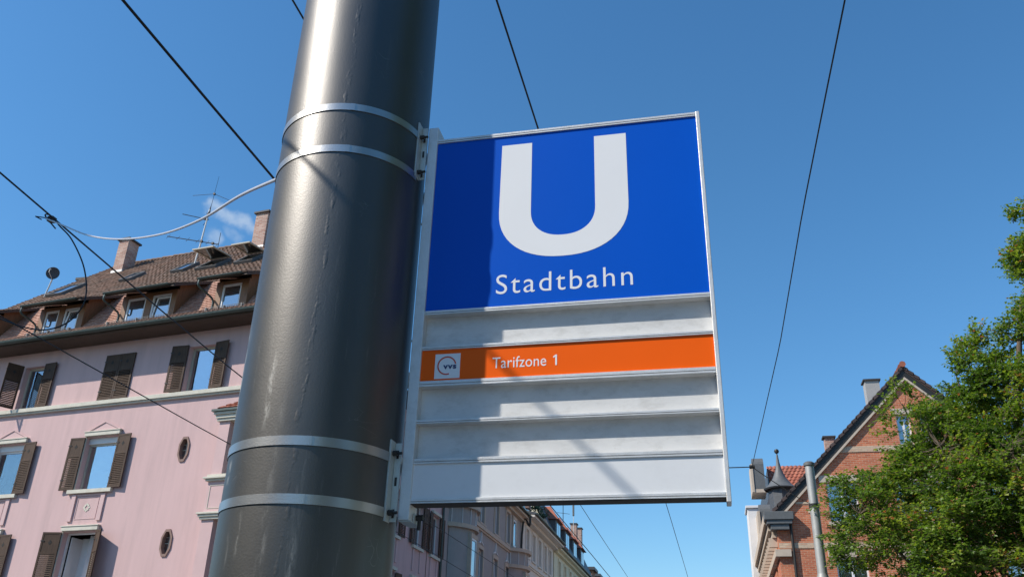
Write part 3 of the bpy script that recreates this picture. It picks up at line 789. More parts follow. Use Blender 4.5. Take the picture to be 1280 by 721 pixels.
# ================================================================== PINK CORNER HOUSE
TH = math.radians(7.5)
house = thing('pink_house', 'pink corner house with brown louvred shutters, dormers and an old tiled roof', 'house', (-16.8, 24, 0), -TH)
HM = Matrix.Translation((-16.8, 24, 0)) @ Matrix.Rotation(-TH, 4, 'Z')
UC = 4.84                                             # the corner
Mst = HM.inverted() @ Matrix(((0, -1, 0, -12.0), (1, 0, 0, 23.37), (0, 0, 1, 0), (0, 0, 0, 1)))   # street side: x' along the street
ZW = 12.78
UL = -11.0
r1 = [(-6.87, -5.9, 10.66, 12.25), (-3.10, -2.02, 10.66, 12.25), (0.30, 1.38, 10.66, 12.25), (-10.3, -9.3, 10.66, 12.25)]
r2 = [(-3.20, -1.86, 7.66, 9.40), (-7.2, -5.86, 7.66, 9.40), (-10.7, -9.4, 7.66, 9.4)]
r3 = [(-3.22, -1.88, 4.55, 6.33), (-7.2, -5.86, 4.55, 6.33), (-10.7, -9.4, 4.55, 6.33)]
r4 = [(-3.22, -1.88, 1.3, 3.2), (-7.2, -5.86, 1.3, 3.2)]
octs = [(0.85, 8.74), (0.87, 5.88), (0.87, 3.0)]
oh = [(u_ - 0.196, u_ + 0.196, z - 0.396, z + 0.396) for (u_, z) in octs]
b = MB(); wall(b, UL, UC, 0, ZW, r1 + r2 + r3 + r4 + oh, 0.24)
b.quad((UL, 0, 0), (UL, 0, ZW), (UL, 11.5, ZW), (UL, 11.5, 0))
b.build('front_wall', 'pink_plaster', house, fix=False)
st_holes = []
for yc in (3.0, 6.1, 9.2, 12.2, 14.6):
    for (a, c) in ((10.66, 12.25), (7.66, 9.4), (4.55, 6.33)):
        st_holes.append((yc - 0.55, yc + 0.55, a, c))
b = MB(Mst); wall(b, 0, 15.5, 0, ZW, st_holes, 0.2); b.quad((15.5, 0, 0), (15.5, 11, 0), (15.5, 11, ZW), (15.5, 0, ZW))
b.build('street_wall', 'pink_plaster', house, fix=False)
b = MB(); b.box(UL, UC, -0.14, 0, 10.50, 10.64); b.box(UL, UC, -0.09, 0, 10.44, 10.498); b.build('cornice_ledge', 'cream_stone', house, bevel=0.01)
b = MB(Mst); b.box(0, 15.5, -0.14, 0, 10.50, 10.64); b.box(0, 15.5, -0.09, 0, 10.44, 10.498); b.build('cornice_ledge', 'cream_stone', house, bevel=0.01)
# windows of the front
window(house, None, *r1[0], depth=0.24, frame='window_cream', glass='glass_dim', curtain=0.0)
b = MB()
for k in range(7):
    x = -6.78 + k * 0.035; b.quad((x, 0.36 + 0.03 * (k % 2), 10.7), (x + 0.035, 0.36 + 0.03 * ((k + 1) % 2), 10.7), (x + 0.16, 0.36 + 0.03 * ((k + 1) % 2), 12.2), (x + 0.125, 0.36 + 0.03 * (k % 2), 12.2))
b.build('curtain', 'curtain', house)
shutter(house, None, -6.87, 10.68, 0.55, 1.60, ang=math.radians(68)); shutter(house, None, -5.90, 10.68, 0.55, 1.60, ang=math.radians(4), right=True)
window(house, None, *r1[1], depth=0.24, frame='window_cream')
shutter(house, None, -2.555, 10.68, 0.62, 1.62, y=-0.05); shutter(house, None, -2.545, 10.68, 0.62, 1.62, right=True, y=-0.05)
window(house, None, *r1[2], depth=0.24, frame='window_cream', glass='glass_clear', curtain=1.0)
shutter(house, None, 0.29, 10.68, 0.62, 1.62, ang=math.radians(5)); shutter(house, None, 1.39, 10.68, 0.55, 1.60, ang=math.radians(7), right=True)
window(house, None, *r1[3], depth=0.24, frame='window_cream')
for i, (a, c, z0, z1) in enumerate(r2 + r3 + r4):
    open_in = (i == 3)
    window(house, None, a, c, z0, z1, depth=0.24, frame='window_cream' if not i else 'window_white', glass={0: 'glass_clear', 1: 'glass_dim', 3: None}.get(i, 'glass'), curtain=(0.42 if i == 0 else 0.0),
           sill='cream_stone', sill_ext=0.22, top_blind=(0.2 if i < 3 else 0.0), fw=(0.06 if not open_in else 0.05))
    l = MB(); l.box(a - 0.06, c + 0.06, -0.10, 0.0, z1 + 0.03, z1 + 0.155); l.build('lintel', 'cream_stone', house, bevel=0.006)
    l = MB(); l.box(a - 0.09, c + 0.09, -0.12, 0.0, z1 + 0.157, z1 + 0.19); l.build('hood_moulding', 'cream_stone', house, bevel=0.006)
    l = MB(); l.box(a - 0.06, a - 0.003, -0.03, 0, z0 + 0.0, z1 + 0.027); l.box(c + 0.003, c + 0.06, -0.03, 0, z0, z1 + 0.027); l.build('window_surround', 'cream_stone', house)
    if i < 3:
        g_ = MB(); m = (a + c) / 2; zb = z1 + 0.193
        g_.prism([(a - 0.02, zb), (c + 0.02, zb), (m, zb + 0.30)], 'y', -0.035, 0.0)
        g_.prism([(a - 0.05, zb), (a + 0.02, zb), (m, zb + 0.285), (m, zb + 0.335)], 'y', -0.06, -0.037)
        g_.prism([(c + 0.05, zb), (m, zb + 0.335), (m, zb + 0.285), (c - 0.02, zb)], 'y', -0.06, -0.037)
        g_.build('pediment', 'pink_trim', house)
    if 0 <= i < 6:
        zt = z0 - 0.15; zb = z0 - (1.0 if i < 3 else 1.1); m = (a + c) / 2
        g_ = MB(); g_.box(a, a + 0.16, -0.05, 0, zb, zt); g_.box(c - 0.16, c, -0.05, 0, zb, zt)
        g_.box(a + 0.16, c - 0.16, -0.025, 0, zt - 0.06, zt)
        for (xa, xb, za, zb_) in ((a + 0.24, c - 0.24, zt - 0.12, zt - 0.10), (a + 0.24, c - 0.24, zb + 0.06, zb + 0.08), (a + 0.24, a + 0.26, zb + 0.08, zt - 0.12), (c - 0.26, c - 0.24, zb + 0.08, zt - 0.12)):
            g_.box(xa, xb, -0.012, 0, za, zb_)
        g_.build('apron_panel', 'pink_trim', house)
        ro = MB(); cz = (zt + zb) / 2
        for k in range(8):
            t = k * PI / 4; d = 0.10 if k % 2 == 0 else 0.085
            ro.prism([(m + d * math.cos(t) + 0.04 * math.cos(s * PI / 3), cz + d * math.sin(t) + 0.04 * math.sin(s * PI / 3)) for s in range(6)], 'y', -0.012 - (0.003 if k % 2 else 0), 0.0)
        ro.build('rosette', 'cream_stone', house)
for (a, c, z0, z1) in r2:
    shutter(house, None, a - 0.03, 7.66, 0.56, 1.74, ang=math.radians(4)); shutter(house, None, c + 0.02, 7.66, 0.56, 1.74, ang=math.radians(5), right=True)
for i, (a, c, z0, z1) in enumerate(r3):
    shutter(house, None, a - 0.02, 4.55, 0.62, 1.78, ang=math.radians(14 if i == 0 else 4)); shutter(house, None, c + 0.02, 4.55, 0.56, 1.78, ang=math.radians(32 if i == 0 else 5), right=True)
# an inward opened casement at the lower window
b = MB(); b.box(-3.12, -3.09, 0.26, 0.72, 4.62, 6.22); b.box(-3.13, -2.60, 0.72, 0.75, 4.62, 6.25); b.build('open_casement', 'window_white', house)
b = MB()
for k in range(10):
    x = -2.6 + k * 0.035; b.quad((x, 0.5 + 0.04 * (k % 2), 4.6), (x + 0.035, 0.5 + 0.04 * ((k + 1) % 2), 4.6), (x + 0.035, 0.5 + 0.04 * ((k + 1) % 2), 6.3), (x, 0.5 + 0.04 * (k % 2), 6.3))
b.build('curtain', 'curtain', house)
# octagonal windows
for (u_, z) in octs:
    def octo(rw, rh, k=0.42):
        return [(u_ - rw, z - rh * k), (u_ - rw * 0.42, z - rh), (u_ + rw * 0.42, z - rh), (u_ + rw, z - rh * k), (u_ + rw, z + rh * k), (u_ + rw * 0.42, z + rh), (u_ - rw * 0.42, z + rh), (u_ - rw, z + rh * k)]
    o_, i_ = octo(0.20, 0.40), octo(0.145, 0.325)
    s = MB()
    yo, yi = -0.035, 0.14
    n8 = 8
    vs = [(p[0], yo, p[1]) for p in o_] + [(p[0], yo, p[1]) for p in i_] + [(p[0], yi, p[1]) for p in i_] + [(p[0], 0.05, p[1]) for p in o_]
    fs = []
    for k in range(8):
        q = (k + 1) % 8
        fs += [(k, q, 8 + q, 8 + k), (8 + k, 8 + q, 16 + q, 16 + k), (24 + k, 24 + q, q, k)]
    s.add(vs, fs)
    # wall corners behind the octagon
    w8 = s.build('octagonal_window', 'brown_stone', house, fix=False)
    c8 = MB()
    X0, X1, Z0, Z1 = u_ - 0.196, u_ + 0.196, z - 0.396, z + 0.396
    oo = octo(0.198, 0.398)
    for (cx_, cz_, i0, i1) in ((X0, Z0, 0, 1), (X1, Z0, 2, 3), (X1, Z1, 4, 5), (X0, Z1, 6, 7)):
        c8.quad((cx_, 0.0, cz_), (oo[i0][0], 0.0, oo[i0][1]), (oo[i1][0], 0.0, oo[i1][1]))
    c8.build('corner_infill', 'pink_plaster', w8, fix=False)
    pn = MB(); pn.prism(i_, 'y', 0.125, 0.13); pn.build('pane', 'glass', w8)
    mu = MB(); mu.box(u_ - 0.012, u_ + 0.012, 0.11, 0.124, z - 0.32, z + 0.32); mu.box(u_ - 0.14, u_ - 0.012, 0.11, 0.124, z - 0.012, z + 0.012); mu.box(u_ + 0.012, u_ + 0.14, 0.11, 0.124, z - 0.012, z + 0.012)
    mu.box(u_ - 0.13, u_ - 0.012, 0.112, 0.124, z + 0.17, z + 0.185); mu.build('glazing_bar', 'window_cream', w8)
# street side windows
for (a, c, z0, z1) in st_holes:
    window(house, Mst, a, c, z0, z1, depth=0.2, frame='window_white', glass='glass_dark', leaves=2, sill='cream_stone', sill_ext=0.15)
    shutter(house, Mst, a - 0.01, z0 + 0.02, 0.56, 1.6 if z0 > 10 else 1.74, ang=math.radians(6)); shutter(house, Mst, c + 0.01, z0 + 0.02, 0.56, 1.6 if z0 > 10 else 1.74, ang=math.radians(5), right=True)
    if z0 < 9:
        l = MB(Mst); l.box(a - 0.06, c + 0.06, -0.10, 0.0, z1 + 0.03, z1 + 0.155); l.build('lintel', 'cream_stone', house)
        zt = z0 - 0.15; zb = z0 - 1.0
        g_ = MB(Mst); g_.box(a, a + 0.16, -0.05, 0, zb, zt); g_.box(c - 0.16, c, -0.05, 0, zb, zt); g_.build('apron_panel', 'pink_trim', house)
b = MB(Mst); b.tube([(15.44, -0.09, 0), (15.44, -0.09, 12.6)], 0.06, 10); b.build('downpipe', 'gutter_metal', house)
b = MB(Mst); b.box(13.55, 13.6, -0.02, 0, 0, 10.44); b.build('wall_strip', 'brown_stone', house)
# corner loggia bay
B0, BV = 2.42, -0.50
b = MB(); 
b.box(B0, UC + 0.3, BV, -0.002, 0, 3.3)
b.box(B0, B0 + 0.42, BV, -0.002, 3.3, 6.40); b.box(UC - 0.1, UC + 0.3, BV, -0.002, 3.3, 6.4)
b.box(B0, UC + 0.3, BV, -0.002, 6.60, 7.52)
b.box(B0 + 0.02, B0 + 0.40, BV + 0.02, -0.002, 7.72, 9.36); b.box(UC - 0.1, UC + 0.28, BV + 0.02, -0.002, 7.72, 9.36)
b.build('bay_wall', 'pink_trim', house)
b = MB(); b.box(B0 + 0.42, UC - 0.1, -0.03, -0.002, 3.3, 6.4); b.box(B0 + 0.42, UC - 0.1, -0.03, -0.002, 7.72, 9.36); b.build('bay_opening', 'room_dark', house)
b = MB(); b.box(B0 + 0.10, UC, BV - 0.012, BV, 6.72, 6.735); b.box(B0 + 0.10, UC, BV - 0.012, BV, 7.385, 7.40); b.box(B0 + 0.10, B0 + 0.115, BV - 0.012, BV, 6.735, 7.385)
for k in range(24):
    a1, a2 = k * PI / 12, (k + 1) * PI / 12
    for cxx in (B0 + 0.95,):
        b.quad((cxx + 0.26 * math.cos(a1), BV - 0.01, 7.06 + 0.26 * math.sin(a1)), (cxx + 0.26 * math.cos(a2), BV - 0.01, 7.06 + 0.26 * math.sin(a2)), (cxx + 0.24 * math.cos(a2), BV - 0.01, 7.06 + 0.24 * math.sin(a2)), (cxx + 0.24 * math.cos(a1), BV - 0.01, 7.06 + 0.24 * math.sin(a1)))
b.build('bay_moulding', 'cream_stone', house)
b = MB()
for (z0, z1, e) in ((6.40, 6.47, 0.06), (6.473, 6.54, 0.10), (6.543, 6.60, 0.14), (7.52, 7.58, 0.07), (7.583, 7.64, 0.13), (7.643, 7.72, 0.05), (9.36, 9.44, 0.05), (9.443, 9.55, 0.09), (9.553, 9.64, 0.14)):
    b.box(B0 - e, UC + 0.3 + e, BV - e, -0.002, z0, z1)
b.build('bay_cornice', 'cream_stone', house, bevel=0.008)
b = MB(); b.box(B0 - 0.20, UC + 0.5, BV - 0.20, -0.002, 9.643, 9.71); b.build('bay_gutter', 'gutter_metal', house)
b = MB(); tile_field(b, B0 - 0.1, UC + 0.4, (BV - 0.18, 9.72), (-0.01, 10.26), 0.19, 0.17, lf=lambda t: B0 + 0.02 + 0.9 * t); b.build('bay_roof', 'roof_tile_red', house, stuff=True, fix=False)
b = MB(); b.prism([(BV - 0.16, 9.712), (-0.003, 9.712), (-0.003, 10.24)], 'x', B0 + 0.95, UC + 0.35); b.build('bay_roof_deck', 'soffit_wood', house)

# eaves, soffit, gutter (y = -v)
GE = -0.80
b = MB(); b.box(UL - 0.3, UC + 0.0, GE, 0.0, 12.781, 12.83); b.build('soffit', 'soffit_wood', house)
b = MB(Mst); b.box(-0.5, 15.6, GE, 0.0, 12.781, 12.83); b.build('soffit', 'soffit_wood', house)
def gutter(mb, x0, x1, y, z, r, n=10):
    for k in range(n):
        a1, a2 = PI + PI * k / n, PI + PI * (k + 1) / n
        p = lambda a, q: (y + q * math.cos(a), z + q * math.sin(a))
        (ya, za), (yb, zb) = p(a1, r), p(a2, r)
        (yc, zc), (yd, zd) = p(a1, r - 0.01), p(a2, r - 0.01)
        mb.quad((x0, ya, za), (x1, ya, za), (x1, yb, zb), (x0, yb, zb)); mb.quad((x0, yd, zd), (x1, yd, zd), (x1, yc, zc), (x0, yc, zc))
    for x in (x0, x1):
        mb.quad(*[(x, y + r * math.cos(PI + PI * k / n), z + r * math.sin(PI + PI * k / n)) for k in range(n + 1)])
b = MB(); gutter(b, UL - 0.3, UC + 0.5, GE - 0.09, 12.93, 0.10)
b.tube([(UL - 0.3, GE - 0.185, 12.935), (UC + 0.5, GE - 0.185, 12.935)], 0.013, 6); b.build('gutter', 'gutter_metal', house, smooth=True)
b = MB(Mst); gutter(b, -0.5, 15.6, GE - 0.09, 12.93, 0.10); b.build('gutter', 'gutter_metal', house)
b = MB(); b.box(UL - 0.3, UC + 0.3, GE - 0.02, GE, 12.80, 13.0); b.build('fascia', 'soffit_wood', house)
# roof decks
KY, KZ = 0.94, 15.17         # knee
RY, RZ = 6.5, 20.18          # ridge
EY, EZ = -0.30, 13.40
SYk = (KY - EY)
b = MB()
b.quad((UL, GE - 0.02, 12.99), (UC, GE - 0.02, 12.99), (UC, EY, EZ - 0.02), (UL, EY, EZ - 0.02))
b.quad((UL, EY, EZ - 0.02), (UC, EY, EZ - 0.02), (UC - 0.9, KY, KZ - 0.02), (UL, KY, KZ - 0.02))
b.quad((UL, KY, KZ - 0.02), (UC - 0.9, KY, KZ - 0.02), (UC - 3.2, RY, RZ - 0.02), (UL, RY, RZ - 0.02))
b.quad((UL, RY, RZ - 0.02), (UC - 3.2, RY, RZ - 0.02), (UC - 3, 13, 13), (UL, 13, 13))
b.quad((UL, GE, 12.98), (UL, EY, EZ - 0.02), (UL, KY, KZ - 0.02), (UL, RY, RZ - 0.02), (UL, 11.5, 13.0))
b.build('roof', 'soffit_wood', house, fix=False)
# street side slope
b = MB()
cst = [Mst @ Vector(p) for p in ((-0.8, -0.8, 12.99), (15.5, -0.8, 12.99), (15.5, 0.6, 15.1), (15.5, 6.5, 20.1))]
b.quad((UC + 0.9, -0.6, 12.99), cst[1], cst[2], (UC - 0.9, KY, KZ - 0.02)); b.quad((UC - 0.9, KY, KZ - 0.02), cst[2], cst[3], (UC - 3.2, RY, RZ - 0.02))
b.build('street_roof', 'roof_tile_old', house, fix=False)
dormers = [(-9.9, -8.45, [(-9.7, -8.75)]), (-6.52, -4.42, [(-6.28, -5.62), (-5.38, -4.68)]), (-2.76, -0.42, [(-2.54, -1.72), (-1.46, -0.64)]), (1.20, 2.50, [(1.44, 2.22)])]
# lower steep tiles between the dormers
b = MB()
edges = [UL]
for (a, c, _) in dormers: edges += [a, c]
edges.append(UC - 0.3)
for k in range(0, len(edges), 2):
    xa, xb = edges[k], edges[k + 1]
    tile_field(b, xa, xb, (EY, EZ), (KY, KZ), 0.17, 0.135, 0.006)
b.build('lower_roof_tiles', 'roof_tile_pink', house, stuff=True, fix=False)
b = MB(); tile_field(b, UL, UC + 0.2, (GE - 0.03, 13.0), (EY, EZ), 0.18, 0.15, 0.01); b.build('eaves_tiles', 'roof_tile_eaves', house, stuff=True, fix=False)
b = MB(); tile_field(b, UL, UC, (KY, KZ), (RY, RZ), 0.2, 0.22, 0.022, rf=lambda t: UC - 0.9 - 2.3 * t, jit=0.012); b.build('roof_tiles', 'roof_tile_old', house, stuff=True, fix=False)
b = MB()
nr = 40
for k in range(nr):
    xa = UL + (UC - 3.2 - UL) * k / nr; xb = UL + (UC - 3.2 - UL) * (k + 1) / nr + 0.04
    dz = rnd.uniform(-0.01, 0.012)
    pts = [(RY + 0.13 * math.cos(t * PI / 6), RZ - 0.02 + dz + 0.12 * math.sin(t * PI / 6)) for t in range(7)]
    pts2 = [(RY + 0.11 * math.cos(t * PI / 6), RZ - 0.03 + dz + 0.10 * math.sin(t * PI / 6)) for t in range(7)]
    vs = [(xa, *p) for p in pts] + [(xb, *p) for p in pts2]
    b = MB(); b.add(vs, [(i, i + 1, i + 8, i + 7) for i in range(6)] + [(0, 1, 2, 3, 4, 5, 6)], rnd.random())
    b.build('ridge_tile', 'roof_tile_old', house, fix=False)
for (a, c, wins) in dormers:
    zb, zt = 13.33, 14.36
    b = MB()
    # front posts, head and base board round the window openings
    xs = [a] + [q for w_ in wins for q in w_] + [c]
    for k in range(0, len(xs), 2): b.box(xs[k], xs[k + 1], -0.34, -0.26, zb - 0.05, zt)
    for w_ in wins:
        b.box(w_[0], w_[1], -0.335, -0.262, zt - 0.12, zt - 0.001); b.box(w_[0], w_[1], -0.335, -0.262, zb - 0.05, zb)
    # cheeks
    tn = (KZ - EZ) / SYk
    for x in (a + 0.001, c - 0.05):
        b.prism([(-0.259, 13.35), (0.88, 15.03), (0.86, 15.08), (-0.259, 14.52)], 'x', x, x + 0.05)
    d = b.build('dormer', 'dormer_wood', house)
    ov = 0.28
    dk = MB(); yA, zA, yB, zB = -0.86, 14.27, 0.98, 15.21
    dk.hexa([(a - ov, yA, zA - 0.03), (c + ov, yA, zA - 0.03), (c + ov, yB, zB - 0.03), (a - ov, yB, zB - 0.03), (a - ov, yA, zA), (c + ov, yA, zA), (c + ov, yB, zB), (a - ov, yB, zB)])
    dk.box(a - ov, c + ov, -0.875, -0.85, 14.19, 14.28)
    dk.hexa([(c + ov, yA, zA - 0.09), (c + ov + 0.03, yA, zA - 0.09), (c + ov + 0.03, yB - 0.1, zB - 0.13), (c + ov, yB - 0.1, zB - 0.13), (c + ov, yA, zA + 0.01), (c + ov + 0.03, yA, zA + 0.01), (c + ov + 0.03, yB - 0.1, zB - 0.04), (c + ov, yB - 0.1, zB - 0.04)])
    dk.build('dormer_soffit', 'soffit_wood', d)
    tf = MB(); tile_field(tf, a - ov, c + ov, (yA - 0.03, zA + 0.005), (yB, zB + 0.005), 0.2, 0.18, 0.03, jit=0.01); tf.build('dormer_roof_tiles', 'roof_tile_old', d, stuff=True, fix=False)
    gt = MB(); gutter(gt, a - ov - 0.02, c + ov - 0.15, -0.95, 14.27, 0.065, 8)
    gt.tube(smoothpts([(a - ov + 0.04, -0.95, 14.22), (a - ov + 0.04, -0.93, 14.0), (a - ov + 0.12, -0.62, 13.88), (a - 0.04, -0.36, 13.7), (a - 0.04, -0.36, 13.3)], 4), 0.035, 8)
    gt.build('dormer_gutter', 'gutter_metal', d, smooth=True)
    for wi, w_ in enumerate(wins):
        f = MB(); x0, x1, z0, z1 = w_[0], w_[1], zb, zt - 0.12
        y = -0.31; fw = 0.075
        f.box(x0, x0 + fw, y, y + 0.05, z0, z1); f.box(x1 - fw, x1, y, y + 0.05, z0, z1); f.box(x0 + fw, x1 - fw, y, y + 0.05, z0, z0 + fw); f.box(x0 + fw, x1 - fw, y, y + 0.05, z1 - fw, z1)
        f.build('window_frame', 'window_white', d)
        g_ = MB(); g_.box(x0 + fw, x1 - fw, y + 0.025, y + 0.03, z0 + fw, z1 - fw); g_.build('pane', 'glass', d)
        if (wi == 1):      # the casement tilted inwards
            t_ = MB(); t_.hexa([(x0 + 0.10, y - 0.02, z0 + 0.08), (x0 + 0.15, y - 0.02, z0 + 0.08), (x0 + 0.15, y + 0.01, z0 + 0.08), (x0 + 0.10, y + 0.01, z0 + 0.08),
                                (x0 + 0.22, y - 0.02, z1 - 0.16), (x0 + 0.27, y - 0.02, z1 - 0.16), (x0 + 0.27, y + 0.01, z1 - 0.16), (x0 + 0.22, y + 0.01, z1 - 0.16)])
            t_.box(x0 + 0.22, x1 - 0.08, y - 0.02, y + 0.01, z1 - 0.16, z1 - 0.12); t_.build('tilted_casement', 'window_white', d)
# snow guards in front of the dormer windows
for (xa, xb) in ((-6.6, -4.5), (-3.0, -0.3), (1.1, 2.7)):
    b = MB(); y = -0.66; z = 13.12
    b.tube([(xa, y, z + 0.02), (xb, y, z + 0.02)], 0.008, 5); b.tube([(xa, y, z + 0.15), (xb, y, z + 0.15)], 0.008, 5)
    n_ = int((xb - xa) / 0.07)
    for k in range(n_ + 1):
        x = xa + (xb - xa) * k / n_; b.box(x - 0.005, x + 0.005, y - 0.006, y + 0.006, z, z + 0.16)
    for x in (xa + 0.1, (xa + xb) / 2, xb - 0.1): b.box(x - 0.015, x + 0.015, y - 0.012, y + 0.10, z - 0.06, z + 0.17)
    b.build('snow_guard', 'lead_grey', house)
# roof windows in the upper slope
ts = math.atan2(RZ - KZ, RY - KY)
Mr = Matrix.Translation((0, KY, KZ)) @ Matrix.Rotation(ts, 4, 'X')      # x along eaves, y up the slope, z out of the roof
def rooflight(xc, s, w, h, opened=0.0, kind='skylight'):
    f = MB(Mr); a, c = xc - w / 2, xc + w / 2
    f.box(a, a + 0.07, s, s + h, 0.0, 0.16); f.box(c - 0.07, c, s, s + h, 0.0, 0.16); f.box(a + 0.07, c - 0.07, s, s + 0.07, 0.0, 0.158); f.box(a + 0.07, c - 0.07, s + h - 0.07, s + h, 0, 0.158)
    o = f.build(kind, 'lead_grey', house)
    if not opened:
        g_ = MB(Mr); g_.box(a + 0.07, c - 0.07, s + 0.07, s + h - 0.07, 0.11, 0.13); g_.build('pane', 'glass', o)
    else:
        g_ = MB(Mr); g_.box(a + 0.07, c - 0.07, s + 0.07, s + h - 0.07, 0.02, 0.04); g_.build('dark_opening', 'room_dark', o)
        Mo = Mr @ Matrix.Translation((0, s + h, 0.17)) @ Matrix.Rotation(-opened, 4, 'X')
        l_ = MB(Mo); l_.box(a, a + 0.07, -h, 0, 0, 0.05); l_.box(c - 0.07, c, -h, 0, 0, 0.05); l_.box(a + 0.07, c - 0.07, -h, -h + 0.07, 0, 0.05); l_.box(a + 0.07, c - 0.07, -0.07, 0, 0, 0.05); l_.build('raised_sash', 'window_cream', o)
        l_ = MB(Mo); l_.box(a + 0.07, c - 0.07, -h + 0.07, -0.07, 0.02, 0.03); l_.build('pane', 'glass_dark', o)
rooflight(-6.5, 2.85, 0.6, 1.0); rooflight(-3.95, 2.95, 0.62, 1.15)
rooflight(-2.35, 2.65, 1.0, 1.15, math.radians(36)); rooflight(-0.55, 2.6, 0.85, 1.05, math.radians(36))
rooflight(-9.45, 2.0, 0.85, 1.45)
# chimneys
def chimney(root, M, x0, x1, y0, y1, z0, z1, m='chimney_brick', cap='chimney_cap', fl=True):
    b = MB(M); b.box(x0, x1, y0, y1, z0, z1); o = b.build('chimney', m, root)
    c = MB(M); c.box(x0 - 0.08, x1 + 0.08, y0 - 0.08, y1 + 0.08, z1 + 0.001, z1 + 0.08); c.build('chimney_cap', cap, o)
    if fl:
        c = MB(M); c.box(x0 - 0.04, x1 + 0.04, y0 - 0.04, y1 + 0.04, z0, z0 + 0.001 + (0.0 if not fl else fl)); c.build('flashing', 'flashing', o)
    return o
chimney(house, None, -9.60, -9.05, 5.1, 5.75, 18.6, 20.62, fl=0.45)
chimney(house, None, -2.42, -1.8, 5.4, 6.1, 18.9, 20.95, fl=0.40)
# antenna mast
ant = thing('tv_antenna', 'thin rooftop aerial mast with two rod antennas above the pink house roof', 'antenna', HM @ Vector((-3.72, 3.7, 17.66)))
am = MB(); am.tube([(0, 0, -0.1), (0.10, 0, 1.0), (0.22, -0.02, 2.75)], [0.035, 0.032, 0.028], 8); am.build('mast', 'flashing', ant)
am = MB(); am.tube([(0.2, 0, 2.5), (0.235, 0, 2.95)], [0.06, 0.01], 8); am.tube([(0.24, 0, 2.9), (0.33, 0.0, 4.4)], [0.010, 0.006], 5); am.build('whip', 'dark_steel', ant)
am = MB(); am.tube([(-1.05, 0, 2.66), (0.27, 0.0, 2.25)], 0.016, 6)
for k in range(12):
    x = -1.0 + k * 0.10; z = 2.645 - (x + 1.0) * 0.31; am.tube([(x, -0.09, z - 0.05), (x, 0.09, z + 0.05)], 0.008, 4)
am.tube([(0.05, 0, 2.0), (0.22, 0, 2.3), (0.1, 0, 2.6)], 0.012, 5); am.box(0.03, 0.12, -0.03, 0.03, 2.26, 2.36); am.build('yagi', 'dark_steel', ant)
am = MB(); am.tube([(-1.55, 0, 1.62), (0.95, 0, 1.0)], 0.018, 6)
for k in range(6):
    x = -1.5 + k * 0.48; z = 1.61 - (x + 1.5) * 0.248; am.tube([(x, -0.1, z - 0.14), (x, 0.1, z + 0.14)], 0.008, 4)
am.tube([(0.95, 0, 0.85), (0.95, 0, 1.55)], 0.012, 5); am.box(0.08, 0.17, -0.04, 0.04, 1.17, 1.27); am.box(0.63, 0.72, -0.04, 0.04, 1.03, 1.12); am.build('lower_yagi', 'dark_steel', ant)
am = MB(); am.tube([(-0.75, 0, 3.55), (0.28, 0, 3.52), (1.1, 0.0, 3.1)], 0.010, 5); am.box(0.24, 0.32, -0.04, 0.04, 3.48, 3.56); am.build('crossed_rods', 'dark_steel', ant)
# satellite dish
dish = thing('satellite_dish', 'small round dark satellite dish on a short pole above the left roof edge', 'satellite dish', HM @ Vector((-10.12, 2.6, 16.75)))
dm = MB(); dm.tube([(-0.1, 0, -0.1), (0.10, -0.05, 0.75)], 0.03, 8); dm.build('stand', 'flashing', dish)
dm = MB(Matrix.Translation((0.12, -0.12, 0.98)) @ Matrix.Rotation(math.radians(28), 4, 'Z') @ Matrix.Rotation(math.radians(98), 4, 'X'))
dm.lathe([(0.001, 0.0), (0.10, 0.008), (0.19, 0.03), (0.26, 0.055), (0.27, 0.045), (0.19, 0.01), (0.1, -0.012), (0.001, -0.02)], n=28); dm.build('reflector', 'dish_grey', dish, smooth=True)
dm = MB(); dm.tube([(0.14, -0.14, 0.74), (0.26, -0.5, 0.85), (0.26, -0.48, 1.02)], 0.014, 6); dm.tube([(0.27, -0.5, 1.0), (0.23, -0.42, 1.01)], 0.03, 8); dm.build('receiver_arm', 'flashing', dish)
# neighbour's stack behind the verge
nb = thing('brick_chimney_stack', 'low brick chimney with dark cap poking up behind the satellite dish', 'chimney', HM @ Vector((-11.6, 5.2, 0)))
b = MB(); b.box(0, 1.3, 0, 0.7, 12, 18.9); b.build('stack', 'chimney_brick', nb)
b = MB(); b.box(-0.1, 1.4, -0.1, 0.8, 18.901, 19.02); b.build('cap', 'chimney_cap', nb)

